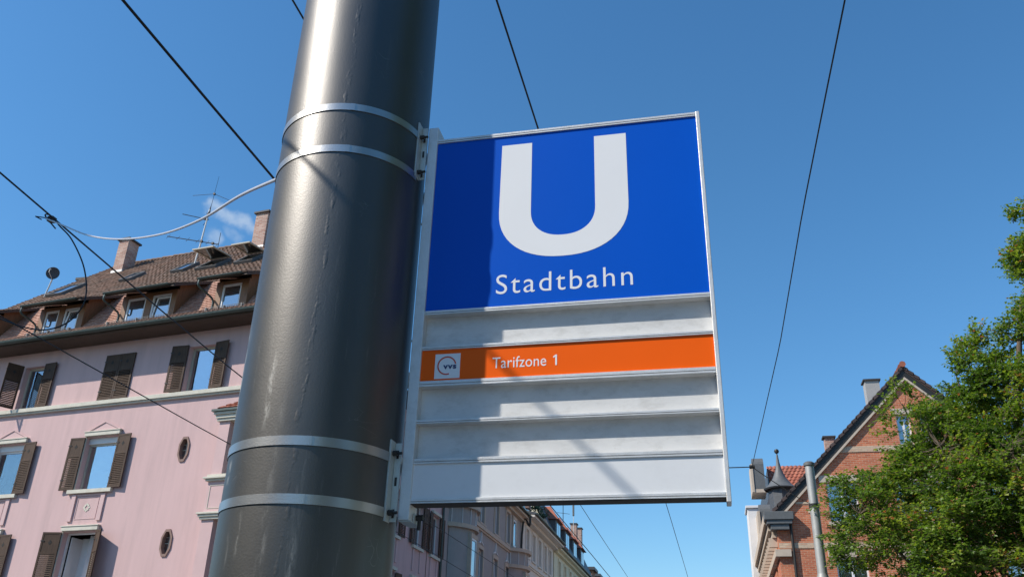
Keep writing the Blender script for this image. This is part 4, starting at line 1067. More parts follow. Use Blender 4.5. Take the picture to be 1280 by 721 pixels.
# ================================================================== HOUSES DOWN THE LEFT SIDE
MW = lambda x, y: Matrix(((0, -1, 0, x), (1, 0, 0, y), (0, 0, 1, 0), (0, 0, 0, 1)))
def rowhouse(name, label, x, y0, ln, eave, wallm, trim, holes, ridge_h, ridge_y=5.5, roofm='slate_roof', ov=0.5, ledge=None, frame='window_white'):
    h = thing(name, label, 'house', (x, y0, 0), PI / 2)
    b = MB(); wall(b, 0, ln, 0, eave, holes, 0.18)
    b.quad((0, 0, 0), (0, 0, eave), (0, 11, eave), (0, 11, 0)); b.quad((ln, 0, 0), (ln, 11, 0), (ln, 11, eave), (ln, 0, eave))
    b.quad((0, 0, eave), (0, ridge_y, ridge_h - 0.1), (0, 2 * ridge_y, eave)); b.quad((ln, 0, eave), (ln, 2 * ridge_y, eave), (ln, ridge_y, ridge_h - 0.1))
    b.build('wall', wallm, h, fix=False)
    r = MB(); t = (ridge_h - eave) / ridge_y
    r.hexa([(-0.05, -ov, eave + 0.03), (ln + 0.05, -ov, eave + 0.03), (ln + 0.05, ridge_y, ridge_h), (-0.05, ridge_y, ridge_h), (-0.05, -ov, eave + 0.18), (ln + 0.05, -ov, eave + 0.18), (ln + 0.05, ridge_y, ridge_h + 0.15), (-0.05, ridge_y, ridge_h + 0.15)])
    r.hexa([(-0.05, ridge_y, ridge_h), (ln + 0.05, ridge_y, ridge_h), (ln + 0.05, 2 * ridge_y, eave), (-0.05, 2 * ridge_y, eave), (-0.05, ridge_y, ridge_h + 0.15), (ln + 0.05, ridge_y, ridge_h + 0.15), (ln + 0.05, 2 * ridge_y, eave + 0.15), (-0.05, 2 * ridge_y, eave + 0.15)])
    r.build('roof', roofm, h)
    e = MB(); e.box(-0.02, ln + 0.02, -ov + 0.05, -0.001, eave - 0.12, eave + 0.02); e.box(0, ln, -ov * 0.45, -0.001, eave - 0.3, eave - 0.121); e.build('eaves_cornice', trim, h)
    gt = MB(); gutter(gt, -0.05, ln + 0.05, -ov - 0.07, eave + 0.1, 0.08, 6); gt.build('gutter', 'gutter_metal', h)
    if ledge:
        for z in ledge:
            l = MB(); l.box(0, ln, -0.16, -0.001, z, z + 0.2); l.box(0, ln, -0.09, -0.001, z - 0.1, z - 0.001); l.build('cornice_ledge', trim, h)
    for (a, c, z0, z1) in holes:
        window(h, None, a, c, z0, z1, depth=0.18, frame=frame, glass='glass', leaves=2 if c - a > 0.8 else 1)
        s = MB(); s.box(a - 0.16, a - 0.003, -0.05, -0.001, z0 - 0.1, z1 + 0.18); s.box(c + 0.003, c + 0.16, -0.05, -0.001, z0 - 0.1, z1 + 0.18); s.box(a, c, -0.06, -0.001, z1 + 0.003, z1 + 0.2); s.box(a - 0.2, c + 0.2, -0.12, -0.001, z0 - 0.2, z0 - 0.11)
        s.build('window_surround', trim, h)
    return h
# grey house: 38.95 .. 56.6
gh = []
for yc in (7.2, 10.6, 13.6):
    for (a, c) in ((7.5, 9.3), (4.3, 6.1), (1.2, 3.0)): gh.append((yc - 0.5, yc + 0.5, a, c))
    gh.append((yc - 0.5 , yc + 0.5, 10.75, 12.5))
gr = rowhouse('grey_house', 'grey plastered house with rounded balconies and tan window surrounds beside the pink house', -12.0, 38.95, 17.7, 13.0, 'grey_plaster', 'tan_stone', gh, 18.0, ledge=[10.3], ov=0.55)
for yc in (2.5, 15.4):
    b = MB()
    for (z0, z1) in ((0, 6.0), (6.95, 9.35)):
        b.lathe([(1.62, z0), (1.62, z1)], yc, 0.75, 20, PI + 0.5, 2 * PI - 0.5)
    bay = b.build('rounded_bay', 'grey_plaster', gr)
    b = MB()
    for (z0, z1, r) in ((6.0, 6.15, 1.80), (6.8, 6.95, 1.74), (9.35, 9.55, 1.80), (10.3, 10.5, 1.86)):
        b.lathe([(1.5, z0), (r, z0), (r, z1), (1.5, z1)], yc, 0.75, 20, PI + 0.35, 2 * PI - 0.35)
    b.build('bay_cornice', 'tan_stone', bay)
    b = MB()
    b.lathe([(1.66, 6.15), (1.66, 6.8)], yc, 0.75, 20, PI + 0.45, 2 * PI - 0.45); b.lathe([(1.66, 9.55), (1.66, 10.3)], yc, 0.75, 20, PI + 0.45, 2 * PI - 0.45)
    b.build('balcony_parapet', 'grey_plaster', bay)
    b = MB()
    for k in range(7):
        a = PI + 0.55 + k * (PI - 1.1) / 6
        for (z0, z1) in ((9.56, 10.29), (6.16, 6.79)):
            b.tube([(yc + 1.68 * math.cos(a), 0.75 + 1.68 * math.sin(a), z0), (yc + 1.68 * math.cos(a), 0.75 + 1.68 * math.sin(a), z1)], 0.022, 5)
    b.build('parapet_bars', 'white_plaster', bay)
    for (z0, z1) in ((7.2, 9.0), (10.75, 12.4)):
        y0 = -0.87 if z0 < 10 else -0.02
        f = MB(); f.box(yc - 0.48, yc - 0.38, y0 - 0.03, y0 + 0.05, z0, z1); f.box(yc + 0.38, yc + 0.48, y0 - 0.03, y0 + 0.05, z0, z1); f.box(yc - 0.38, yc + 0.38, y0 - 0.03, y0 + 0.05, z0, z0 + 0.1); f.box(yc - 0.38, yc + 0.38, y0 - 0.03, y0 + 0.05, z1 - 0.1, z1)
        f.build('window_frame', 'window_white', bay)
        f = MB(); f.box(yc - 0.38, yc + 0.38, y0, y0 + 0.01, z0 + 0.1, z1 - 0.1); f.build('pane', 'glass', bay)
        f = MB(); f.box(yc - 0.62, yc - 0.49, y0 - 0.06, y0 + 0.2, z0 - 0.1, z1 + 0.2); f.box(yc + 0.49, yc + 0.62, y0 - 0.06, y0 + 0.2, z0 - 0.1, z1 + 0.2); f.box(yc - 0.49, yc + 0.49, y0 - 0.055, y0 + 0.2, z1 + 0.003, z1 + 0.2); f.build('window_surround', 'tan_stone', bay)
for yc in (7.2, 10.6, 13.6):     # pointed white ornaments over the windows
    b = MB(); z = 9.55
    b.prism([(yc - 0.45, z), (yc - 0.12, z + 0.08), (yc, z + 0.62), (yc + 0.12, z + 0.08), (yc + 0.45, z), (yc + 0.45, z + 0.05), (yc + 0.15, z + 0.16), (yc, z + 0.75), (yc - 0.15, z + 0.16), (yc - 0.45, z + 0.05)], 'y', -0.06, -0.001)
    b.build('window_crest', 'white_plaster', gr)
b = MB(); b.tube(smoothpts([(17.3, -0.62, 13.0), (17.3, -0.60, 12.4), (17.35, -0.1, 11.9), (17.4, -0.08, 0)], 5), 0.07, 8); b.build('downpipe', 'dark_steel', gr)
# pale house 56.7 .. 68.6
ph = []
for yc in (1.8, 4.0, 6.2, 8.4, 10.4):
    for (a, c) in ((10.9, 12.6), (7.6, 9.4), (4.4, 6.2)): ph.append((yc - 0.5, yc + 0.5, a, c))
pale = rowhouse('pale_house', 'pale stone coloured house with shuttered windows between the grey and the cream house', -12.0, 56.7, 11.9, 13.2, 'pale_plaster', 'pale_plaster', ph, 14.2, ledge=[10.3], ov=0.9)
b = MB(); b.box(0.6, 7.4, 0.9, 4.5, 13.3, 17.2); b.build('roof_terrace_room', 'white_plaster', pale)
for x in (1.4, 4.4):
    b = MB(); b.box(x, x + 1.5, 0.86, 0.899, 14.3, 16.4); b.build('pane', 'glass_dark', pale)
for (x, z) in ((0.4, 13.75), (2.9, 13.8), (5.4, 13.8)):
    p = MB()
    for k in range(150):
        v = Vector((rnd.gauss(0, 0.32), rnd.gauss(0, 0.25), abs(rnd.gauss(0, 0.3)))); s = 0.09
        a_ = Vector((rnd.uniform(-1, 1), rnd.uniform(-1, 1), rnd.uniform(-1, 1))).normalized() * s; b_ = a_.orthogonal()
        c0 = Vector((x, -0.3, z + 0.3)) + v; p.quad(c0 - a_, c0 - b_ * 0.6, c0 + a_, c0 + b_ * 0.6)
    p2 = MB(Matrix.Translation((0, 0, 0))); p2.v = p.v; p2.f = p.f; p2.rn = p.rn
    pl = thing('balcony_plant', {0.4: 'dark green balcony plant nearest the grey house gutter', 2.9: 'dark green balcony plant in the middle of the pale house terrace', 5.4: 'dark green balcony plant farthest along the pale house terrace'}[x], 'plant', (-12.0, 56.7, 0), PI / 2, 'plants on the pale house terrace')
    p2.build('foliage', 'plant_green', pl, stuff=True, fix=False)
    q = MB(); q.box(x - 0.3, x + 0.3, -0.45, -0.15, z - 0.05, z + 0.12); q.build('planter', 'brown_stone', pl)
b = MB(); b.box(7.6, 8.2, 2.2, 2.8, 14.0, 18.2); b.build('chimney', 'chimney_brick', pale)
# cream house 68.7 .. 92 (stands 0.7 m forward)
chs = []
for yc in (2.4, 5.2, 8.0, 10.8, 13.6, 16.4, 19.2, 21.6):
    for (a, c) in ((10.6, 12.4), (7.4, 9.2), (4.2, 6.0)): chs.append((yc - 0.5, yc + 0.5, a, c))
crm = rowhouse('cream_house', 'cream house with tile capped dormers and two brick chimneys far down the street', -11.95, 68.8, 23.0, 13.1, 'cream_plaster', 'cream_plaster', chs, 18.2, ridge_y=5.2, ov=0.6)
b = MB(); b.prism([(-0.001, 13.12), (1.85, 16.98), (5.2, 17.95), (5.2, 13.12)], 'x', -0.004, 0.0); b.build('gable_side', 'cream_plaster', crm)
b = MB(); b.prism([(-0.12, 13.2), (1.8, 17.1), (5.2, 18.1), (5.2, 18.4), (1.65, 17.35), (-0.35, 13.25)], 'x', -0.08, 23.05); b.build('mansard_roof', 'slate_roof', crm)
for k, yc in enumerate((3.2, 7.9, 12.4, 17.2)):
    b = MB(); b.box(yc - 1.15, yc + 1.15, 0.25, 2.4, 13.4, 15.7); d = b.build('dormer', 'slate_roof', crm)
    t_ = MB(); t_.add([(yc - 1.4, 0.0, 15.7), (yc + 1.4, 0.0, 15.7), (yc + 1.4, 2.6, 15.8), (yc - 1.4, 2.6, 15.8), (yc, 0.9, 17.0), (yc, 2.6, 17.0)], [(0, 1, 4), (1, 2, 5, 4), (3, 0, 4, 5), (0, 3, 2, 1)])
    t_.build('dormer_roof', 'roof_tile_red', d)
    for x in (yc - 0.85, yc + 0.05):
        t_ = MB(); t_.box(x, x + 0.8, 0.20, 0.249, 14.0, 15.5); t_.build('pane', 'glass', d)
b = MB(); tile_field(b, 0, 2.0, (-0.75, 13.2), (0.05, 13.9), 0.25, 0.25, 0.04); b.build('corner_roof_tiles', 'roof_tile_red', crm, stuff=True, fix=False)
for (yc, zt) in ((19.0, 18.5), (22.4, 18.7)):
    chimney(crm, None, yc - 0.4, yc + 0.4, 1.0, 1.6, 15.5, zt, fl=0)
a2 = thing('far_antenna', 'small rooftop aerial with a crossed rod over the far cream house below the sign', 'antenna', (-12.75, 78, 16.2))
b = MB(); b.tube([(0, 0, 0), (0, 0, 3.0)], 0.035, 5); b.tube([(-0.55, 0, 1.52), (0.6, 0, 1.36)], 0.022, 4); b.tube([(-0.25, 0, 2.3), (0.25, 0, 2.3)], 0.02, 4); b.build('rods', 'dark_steel', a2)
a3 = thing('radio_antenna', 'slim upright antenna panel on a thin rod below the bottom edge of the sign', 'antenna', (-12.88, 85, 16.4))
b = MB(); b.tube([(0, 0, 0), (0, 0, 2.5)], 0.03, 6); b.build('rod', 'flashing', a3)
b = MB(); b.box(-0.09, 0.09, -0.08, 0.08, 2.4, 3.6); b.build('panel', 'lead_grey', a3, bevel=0.03)
# rust coloured house and one more
f1 = []
for yc in (2, 5, 8): 
    for (a, c) in ((10, 11.8), (6.8, 8.6)): f1.append((yc - 0.5, yc + 0.5, a, c))
ru = rowhouse('rust_house', 'rust brown house with dark roof beyond the cream house', -11.7, 92.5, 12.0, 12.4, 'rust_plaster', 'cream_plaster', f1, 15.6, ov=0.6, roofm='roof_tile_dark')
for yc in (2.6, 7.6):
    b = MB(); b.box(yc - 1.3, yc + 1.3, 0.6, 3.6, 12.9, 15.0); d = b.build('dormer', 'rust_plaster', ru); b = MB(); b.box(yc - 1.5, yc + 1.5, 0.3, 3.7, 15.01, 15.3); b.build('dormer_roof', 'slate_roof', d)
fa = rowhouse('far_house', 'farthest dark roofed house at the end of the left row', -11.0, 105, 30.0, 11.6, 'pale_plaster', 'cream_plaster', [(2, 3, 8, 9.6), (6, 7, 8, 9.6), (10, 11, 8, 9.6)], 14.6, ov=0.6, roofm='roof_tile_dark')
for yc in (4, 12, 20):
    b = MB(); b.box(yc - 1.3, yc + 1.3, 0.5, 3.6, 12.2, 13.9); d = b.build('dormer', 'rust_plaster', fa); b = MB(); b.box(yc - 1.5, yc + 1.5, 0.3, 3.7, 13.91, 14.2); b.build('dormer_roof', 'roof_tile_dark', d)

# ================================================================== unseen houses added behind the view to block part of the skylight
for (nm, x, ya, yb, side, mats_) in (('unseen_houses', -12.0, -70, 4, -1, ('pale_plaster', 'house_brick', 'cream_plaster')),):
    y = yb; k = 0
    while y > ya:
        ln = 14.0; hh = 12.2 + (k % 3) * 0.5; y2 = y - ln
        b = MB()
        b.box(x, x + side * 10, y2 + 0.01, y, 0.02, hh)
        o = b.build(nm, mats_[k % 3], None, stuff=True)
        b = MB(); b.prism([(x - side * 0.4, hh), (x + side * 5, hh + 4.2), (x + side * 10.4, hh)], 'y', y2 + 0.005, y - 0.005); r_ = b.build('roofs', 'roof_tile_old', o)
        b = MB()
        for f in range(4):
            for w_ in range(5):
                yy = y2 + 1.6 + w_ * 2.6; b.box(x - side * 0.04, x + side * 0.05, yy, yy + 1.1, 1.0 + f * 3.0, 2.7 + f * 3.0)
        b.build('windows', 'glass', o)
        y = y2; k += 1

# ================================================================== BRICK HOUSE ON THE RIGHT
brk = thing('brick_house', 'red brick gabled house with cream bands behind the green tree', 'house', (3.88, 41.4, 0))
AX = 5.50; AZ = 16.30; EZb = 9.85; BX0 = -0.93      # local apex x, wall apex height, wall eave height
BWd = 11.93
Lf = lambda z: BX0 if z <= EZb else BX0 + (z - EZb) / (AZ - EZb) * (AX - BX0)
Rf = lambda z: BWd if z <= EZb else BWd - (z - EZb) / (AZ - EZb) * (BWd - AX)
bh = [(1.42, 2.72, 9.55, 11.30), (1.42, 2.72, 6.2, 8.02), (4.3, 6.5, 9.55, 11.3), (4.3, 6.5, 6.2, 8.02), (8.2, 9.5, 9.55, 11.3), (8.2, 9.5, 6.2, 8.02), (4.85, 5.45, 12.95, 14.35), (5.85, 6.45, 12.95, 14.35), (1.42, 2.72, 2.6, 4.6), (4.3, 6.5, 2.6, 4.6), (8.2, 9.5, 2.6, 4.6)]
b = MB(); wall(b, BX0, BWd, 0, AZ, bh, 0.2, Lf, Rf, zbreaks=(EZb,)); b.build('gable_wall', 'house_brick', brk, fix=False)
Mbs = Matrix(((0, 1, 0, -0.93), (-1, 0, 0, 14.0), (0, 0, 1, 0), (0, 0, 0, 1)))      # street side, x' from far to near
bs = [(x - 0.5, x + 0.5, a, c) for x in (2.0, 5, 8, 11.5) for (a, c) in ((6.2, 8.02), (2.8, 4.6))]
b = MB(Mbs); wall(b, 0, 14.0, 0, EZb, bs, 0.2); b.build('street_wall', 'house_brick', brk, fix=False)
b = MB(); b.quad((BWd, 0, 0), (BWd, 14, 0), (BWd, 14, EZb), (BWd, 0, EZb)); b.quad((BX0, 14, 0), (BX0, 14, EZb), (AX, 14, AZ), (BWd, 14, EZb), (BWd, 14, 0)); b.build('rear_wall', 'house_brick', brk, fix=False)
def band(z0, z1, m='cream_brick', y=-0.03):
    b = MB(); 
    a0, a1, c0, c1 = Lf(z0), Lf(z1), Rf(z0), Rf(z1)
    b.hexa([(a0 + 0.02, y, z0), (c0 - 0.02, y, z0), (c0 - 0.02, -0.001, z0), (a0 + 0.02, -0.001, z0), (a1 + 0.02, y, z1), (c1 - 0.02, y, z1), (c1 - 0.02, -0.001, z1), (a1 + 0.02, -0.001, z1)])
    b.build('brick_band', m, brk)
band(12.66, 12.92); band(8.42, 8.66)
b = MB()
for k, zz in enumerate((9.95, 10.35)):
    b.box(0.0 if k else 0.5, 1.0, -0.025, -0.001, zz, zz + 0.10); 
b.build('brick_band', 'cream_brick', brk)
for (a, c, z0, z1) in bh:
    window(brk, None, a, c, z0, z1, depth=0.2, frame='window_white', glass='glass', leaves=2)
    l = MB(); 
    if z1 in (14.35,): l.box(a - 0.2, c + 0.2, -0.05, -0.001, z1 + 0.002, z1 + 0.28)
    else: l.box(a - 0.3, c + 0.3, -0.05, -0.001, z1 + 0.002, z1 + 0.32)
    l.box(a - 0.1, c + 0.1, -0.09, -0.001, z0 - 0.16, z0 - 0.002)
    l.build('lintel', 'tan_stone', brk, bevel=0.01)
    if z1 < 9 and z1 > 7:
        ar = MB(); n_ = 15; 
        for k in range(n_):
            x = a - 0.35 + (c - a + 0.7) * k / n_; ar.box(x, x + (c - a + 0.7) / n_ * 0.86, -0.02, -0.001, z1 + 0.33, z1 + 0.62 + 0.10 * math.sin(PI * (k + 0.5) / n_))
        ar.build('arch_bricks', 'rust_plaster', brk)
for (a, c, z0, z1) in bs:
    window(brk, Mbs, a, c, z0, z1, depth=0.2, frame='window_white', glass='glass')
    l = MB(Mbs); l.box(a - 0.2, c + 0.2, -0.15, -0.001, z1 + 0.002, z1 + 0.3); l.box(a - 0.2, c + 0.2, -0.15, -0.001, z0 - 0.2, z0 - 0.002); l.build('lintel', 'tan_stone', brk)
# rake boards and roof
sl = (AZ - EZb) / AX
ax_, az_ = AX, 16.62
ex_, ez_ = -1.05, 10.02
sR = (az_ - ez_) / (ax_ - ex_)
for (nm, off, th_, y0, y1, m) in (('verge_stone', -0.50, 0.13, -0.13, -0.001, 'tan_stone'), ('barge_board', -0.183, 0.315, -0.11, -0.001, 'dark_steel'), ('roof', -0.02, 0.16, -0.14, 14.3, 'roof_tile_dark')):
    b = MB()
    for s in (-1, 1):
        xe = ex_ if s < 0 else 2 * ax_ - ex_
        if nm == 'verge_stone': xe = BX0 + 0.02 if s < 0 else BWd - 0.02
        ze = az_ - abs(ax_ - xe) * sR
        b.hexa([(xe, y0, ze + off - th_), (ax_, y0, az_ + off - th_), (ax_, y1, az_ + off - th_), (xe, y1, ze + off - th_), (xe, y0, ze + off), (ax_, y0, az_ + off), (ax_, y1, az_ + off), (xe, y1, ze + off)])
    b.build(nm, m, brk)
vt = MB()
for s in (-1, 1):
    n_ = 30
    for k in range(n_):
        t0, t1 = k / n_, (k + 1.18) / n_
        xa, xb = ex_ + (ax_ - ex_) * t0, ex_ + (ax_ - ex_) * t1
        za, zb_ = ez_ + (az_ - ez_) * t0 + 0.055, ez_ + (az_ - ez_) * t1 - 0.0
        if s > 0: xa, xb = 2 * ax_ - xa, 2 * ax_ - xb
        vt.add([(xa, -0.19, za - 0.12), (xa, 0.1, za - 0.12), (xb, 0.1, zb_ - 0.12), (xb, -0.19, zb_ - 0.12), (xa, -0.19, za + 0.05), (xa, 0.1, za + 0.05), (xb, 0.1, zb_ + 0.03), (xb, -0.19, zb_ + 0.03)], [(0, 1, 2, 3), (4, 5, 6, 7), (0, 3, 7, 4), (0, 4, 5, 1), (3, 2, 6, 7), (1, 5, 6, 2)], rnd.random())
vt.build('verge_tiles', 'roof_tile_dark', brk, fix=True)
for k in range(34):
    b = MB(); b.tube([(ax_, -0.25 + k * 0.43, az_ + 0.10 + 0.02 * (k % 2)), (ax_, -0.01 + k * 0.43, az_ + 0.10 + 0.02 * (k % 2))], [0.15, 0.13], 8); b.build('ridge_tile', 'roof_tile_red', brk)
# boxed eaves corner, stone cornices and pipe at the left corner
b = MB(); b.box(-1.45, -0.18, -0.40, 0.3, 9.62, 9.98); b.box(-1.35, -0.25, -0.34, 0.28, 9.44, 9.617); b.box(-1.2, -0.4, -0.27, 0.25, 9.2, 9.437); b.build('eaves_return', 'lead_grey', brk, bevel=0.02)
b = MB(); b.box(-1.45, BX0 - 0.001, 0.31, 14.0, 9.55, 9.95); b.box(-1.3, BX0 - 0.001, 0.31, 14, 9.25, 9.548); b.box(-1.15, BX0 - 0.001, 0.31, 14, 8.95, 9.247); b.build('street_cornice', 'tan_stone', brk)
for k in range(14):
    b = MB(); b.box(-1.3, BX0 - 0.001, 0.4 + k, 0.62 + k, 8.55, 8.948); b.build('cornice_bracket', 'tan_stone', brk)
for (z0, z1, e) in ((8.05, 8.36, 0.18), (6.1, 6.5, 0.14), (3.5, 3.8, 0.15)):
    b = MB(); b.box(BX0 - e, -0.42, -e, -0.001, z0, z1); b.box(BX0 - e, BX0 - 0.001, -0.001, 13.9, z0, z1)
    b.build('stone_course', 'tan_stone', brk, bevel=0.01)
b = MB(); b.tube([(-0.32, -0.10, 9.5), (-0.32, -0.10, 0)], 0.06, 8); b.build('downpipe', 'dark_steel', brk)
chimney(brk, None, 4.55 , 5.25, 4.3, 4.95, 14.4, 17.55, m='render_grey', fl=0)
chimney(brk, None, 1.9, 2.35, 2.2, 2.6, 12.6, 14.0, m='chimney_brick', fl=0)
# neighbour with turret, shield gables and white oriel
tn_ = thing('turret_house', 'ornate house with a pointed lead turret and curved dark gables left of the brick house', 'house', (3.55, 55.5, 0))
Mtt = Matrix(((0, 1, 0, 0), (-1, 0, 0, 18.0), (0, 0, 1, 0), (0, 0, 0, 1)))
th_ = [(x - 0.5, x + 0.5, a, c) for x in (3, 6, 9, 12, 15) for (a, c) in ((9.8, 11.6), (6.4, 8.3), (3, 5))]
b = MB(Mtt); wall(b, 0, 18, 0, 12.6, th_, 0.18); b.build('street_wall', 'tan_stone', tn_, fix=False)
b = MB(); b.quad((0, 0, 0), (9, 0, 0), (9, 0, 12.6), (0, 0, 12.6)); b.quad((0, 18, 0), (0, 18, 12.6), (9, 18, 12.6), (9, 18, 0)); b.build('side_wall', 'house_brick', tn_, fix=False)
for q in th_:
    window(tn_, Mtt, *q, depth=0.18, glass='glass')
b = MB(); tile_field(b, -0.3, 6.5, (0.3, 14.3), (2.2, 16.2), 0.26, 0.3, 0.05, lf=lambda t: 0.3); b.build('roof_tiles', 'roof_tile_red', tn_, stuff=True, fix=False)
b = MB(); b.hexa([(-0.3, 0.1, 12.6), (8, 0.1, 12.6), (8, 17.9, 12.6), (-0.3, 17.9, 12.6), (0.3, 0.3, 14.25), (8, 0.3, 14.25), (8, 17.7, 14.25), (0.3, 17.7, 14.25)]); b.hexa([(0.3, 0.32, 14.26), (8, 0.32, 14.26), (8, 17.7, 14.26), (0.3, 17.7, 14.26), (0.35, 2.22, 16.15), (8, 2.22, 16.15), (8, 16, 16.15), (0.35, 16, 16.15)]); b.build('mansard_roof', 'slate_roof', tn_)
for (yy, zt_, w_) in ((1.2, 16.45, 1.0), (-1.9, 12.9, 1.0)):
    b = MB(); pts = []
    for k in range(13):
        a = PI * k / 12; pts.append((yy + w_ * math.cos(a), zt_ - 0.55 + 0.55 * math.sin(a)))
    pts += [(yy - w_, zt_ - 2.1), (yy + w_, zt_ - 2.1)]
    b.prism(pts, 'x', -0.65, 0.02)
    g_ = b.build('curved_gable', 'lead_grey', tn_)
    b = MB(); b.box(-0.80, -0.655, yy - w_ * 1.05, yy + w_ * 1.05, zt_ - 2.3, zt_ - 0.55); b.box(-0.75, 0.05, yy - w_, yy + w_, zt_ - 2.32, zt_ - 2.11); b.build('gable_face', 'tan_stone', g_)
b = MB(); b.box(-1.25, -0.62, -1.1, 0.9, 7.8, 12.9); b.box(-1.35, -0.6, -1.2, 1.0, 12.901, 13.05); b.box(-0.62, -0.001, -1.1, 0.0, 7.8, 12.5); b.build('white_oriel', 'white_plaster', tn_, bevel=0.02)
b = MB(); b.box(-1.0, -0.001, 1.4, 4.0, 5.5, 7.7); b.box(-1.2, -0.001, 1.2, 4.2, 7.701, 7.9); b.build('lower_oriel', 'white_plaster', tn_)
b = MB()
for z in (10.2, 9.3): b.box(-0.95, -0.63, 2.2, 2.7, z, z + 0.5); b.tube([(-0.63, 2.4, z + 0.3), (0, 2.4, z + 0.3)], 0.03, 6)
b.build('wall_lamp', 'dark_steel', tn_)
tur = MB(Matrix.Translation((0.45, -5.3, 0)))
tur.lathe([(0.66, 10.2), (0.66, 13.0)], n=8); tb_ = tur.build('turret', 'slate_roof', tn_)
tur = MB(Matrix.Translation((0.45, -5.3, 0)))
tur.lathe([(0.86, 12.98), (0.92, 13.05), (0.66, 13.25), (0.36, 13.65), (0.18, 14.1), (0.09, 14.55), (0.045, 15.0), (0.001, 15.02)], n=16); tur.build('turret_roof', 'lead_grey', tb_, smooth=True)
tur = MB(Matrix.Translation((0.45, -5.3, 0))); tur.tube([(0, 0, 14.9), (0, 0, 15.25)], 0.03, 6); tur.lathe([(0.001, 15.04), (0.1, 15.08), (0.14, 15.18), (0.1, 15.28), (0.001, 15.32)], n=12); tur.build('finial', 'dark_steel', tb_, smooth=True)

# grey mast in front of the brick house
ma = thing('street_mast', 'plain grey round mast with a flat cap in front of the brick house', 'mast', (2.82, 25, 0))
b = MB(); b.lathe([(0.17, 0), (0.17, 4.92), (0.165, 4.95), (0.132, 5.06), (0.128, 5.1), (0.12, 7.95)], n=24); b.build('shaft', 'mast_grey', ma, smooth=True)
b = MB(); b.lathe([(0.122, 7.93), (0.15, 7.95), (0.15, 8.02), (0.10, 8.06), (0.001, 8.07)], n=24); b.build('cap', 'lead_grey', ma, smooth=True)
b = MB(); b.lathe([(0.125, 6.8), (0.14, 6.8), (0.14, 6.9), (0.125, 6.9)], n=20); b.build('wire_collar', 'dark_steel', ma)

# ================================================================== TREE
rs = np.random.RandomState(11)
POLY = [(2.89, 3.2), (3.3, 4.9), (2.98, 5.9), (2.85, 6.6), (3.27, 7.2), (3.86, 7.45), (4.43, 7.31), (4.75, 7.85), (4.45, 8.4), (4.85, 9.0), (5.22, 9.75), (5.5, 9.85), (5.73, 9.2), (6.22, 8.85), (6.6, 9.5), (6.55, 10.3), (7.04, 10.85), (7.35, 11.2), (7.74, 10.4), (8.3, 11.3), (8.96, 11.9), (9.0, 12.4), (8.75, 13.2), (8.95, 14.5), (10.1, 15.2), (11.6, 14.9), (13.2, 13.5), (14.4, 10.5), (14.2, 7.07), (12.5, 4.5), (9.05, 3.2), (5.67, 2.8)]
def inside(x, z):
    c = False; j = len(POLY) - 1
    for i in range(len(POLY)):
        xi, zi = POLY[i]; xj, zj = POLY[j]
        if (zi > z) != (zj > z) and x < (xj - xi) * (z - zi) / (zj - zi) + xi: c = not c
        j = i
    return c
def edge_d(x, z):
    d = 9
    for i in range(len(POLY)):
        (x0, z0), (x1, z1) = POLY[i], POLY[(i + 1) % len(POLY)]
        dx, dz = x1 - x0, z1 - z0; t = max(0, min(1, ((x - x0) * dx + (z - z0) * dz) / (dx * dx + dz * dz)))
        d = min(d, math.hypot(x - x0 - t * dx, z - z0 - t * dz))
    return d
tree = thing('broadleaf_tree', 'leafy green maple tree filling the right edge in front of the brick house', 'tree', (7.6, 24.0, 0))
TO = Vector((7.6, 24.0, 0))
# limbs towards spread targets
tw = MB()
trunk_top = Vector((7.45, 24.0, 3.4)) - TO
tk = MB(); tk.tube([(0.05, 0, -0.1), (0, 0, 0.5), (-0.06, 0.03, 2.0), trunk_top, trunk_top + Vector((0.2, 0.1, 2.5)), trunk_top + Vector((0.6, 0.1, 5.5)), trunk_top + Vector((1.3, 0.0, 8.6))], [0.36, 0.28, 0.25, 0.22, 0.17, 0.11, 0.04], 12)
tk.build('trunk', 'bark', tree, smooth=True)
limbs = []
lb = MB()
for (tx, tz, ty, z0, r) in ((4.2, 6.8, 0.6, 3.2, 0.11), (3.6, 6.3, -0.9, 3.0, 0.09), (5.35, 9.4, 0.3, 3.8, 0.10), (6.8, 10.2, 0.2, 4.6, 0.10), (5.6, 7.8, -1.6, 3.6, 0.09), (8.4, 11.0, -1.2, 5.4, 0.09), (11.6, 9.6, 0.3, 4.2, 0.11), (10.2, 13.2, 0.4, 6.5, 0.08), (6.0, 7.2, 1.9, 3.4, 0.09), (12.4, 7.2, -0.6, 3.6, 0.10), (9.6, 7.5, -2.3, 4.0, 0.09), (7.0, 7.6, -2.4, 3.8, 0.08), (6.8, 5.0, -2.0, 2.9, 0.07), (4.6, 4.8, -0.3, 2.8, 0.07)):
    f = max(0, (z0 - 3.4)) / 8.6
    st = Vector((-0.15 + f * 1.3, 0, z0)); en = Vector((tx - TO.x, ty, tz))
    pts = []
    for k in range(9):
        t = k / 8; p = st.lerp(en, t) + Vector((0, 0, -0.55 * math.sin(PI * t) * 0.6)) + Vector((rnd.uniform(-1, 1), rnd.uniform(-1, 1), rnd.uniform(-1, 1))) * 0.08 * (1 if 0 < k < 8 else 0)
        pts.append(p)
    lb.tube(pts, [r * (1 - 0.85 * k / 8) for k in range(9)], 7)
    limbs.append(pts)
lb.build('limbs', 'bark', tree, smooth=True)
LP = np.array([l_[k].lerp(l_[k + 1], f_ / 8)[:] for l_ in limbs for k in range(2, 8) for f_ in range(8)])
leafV, leafF, leafR = [], [], []
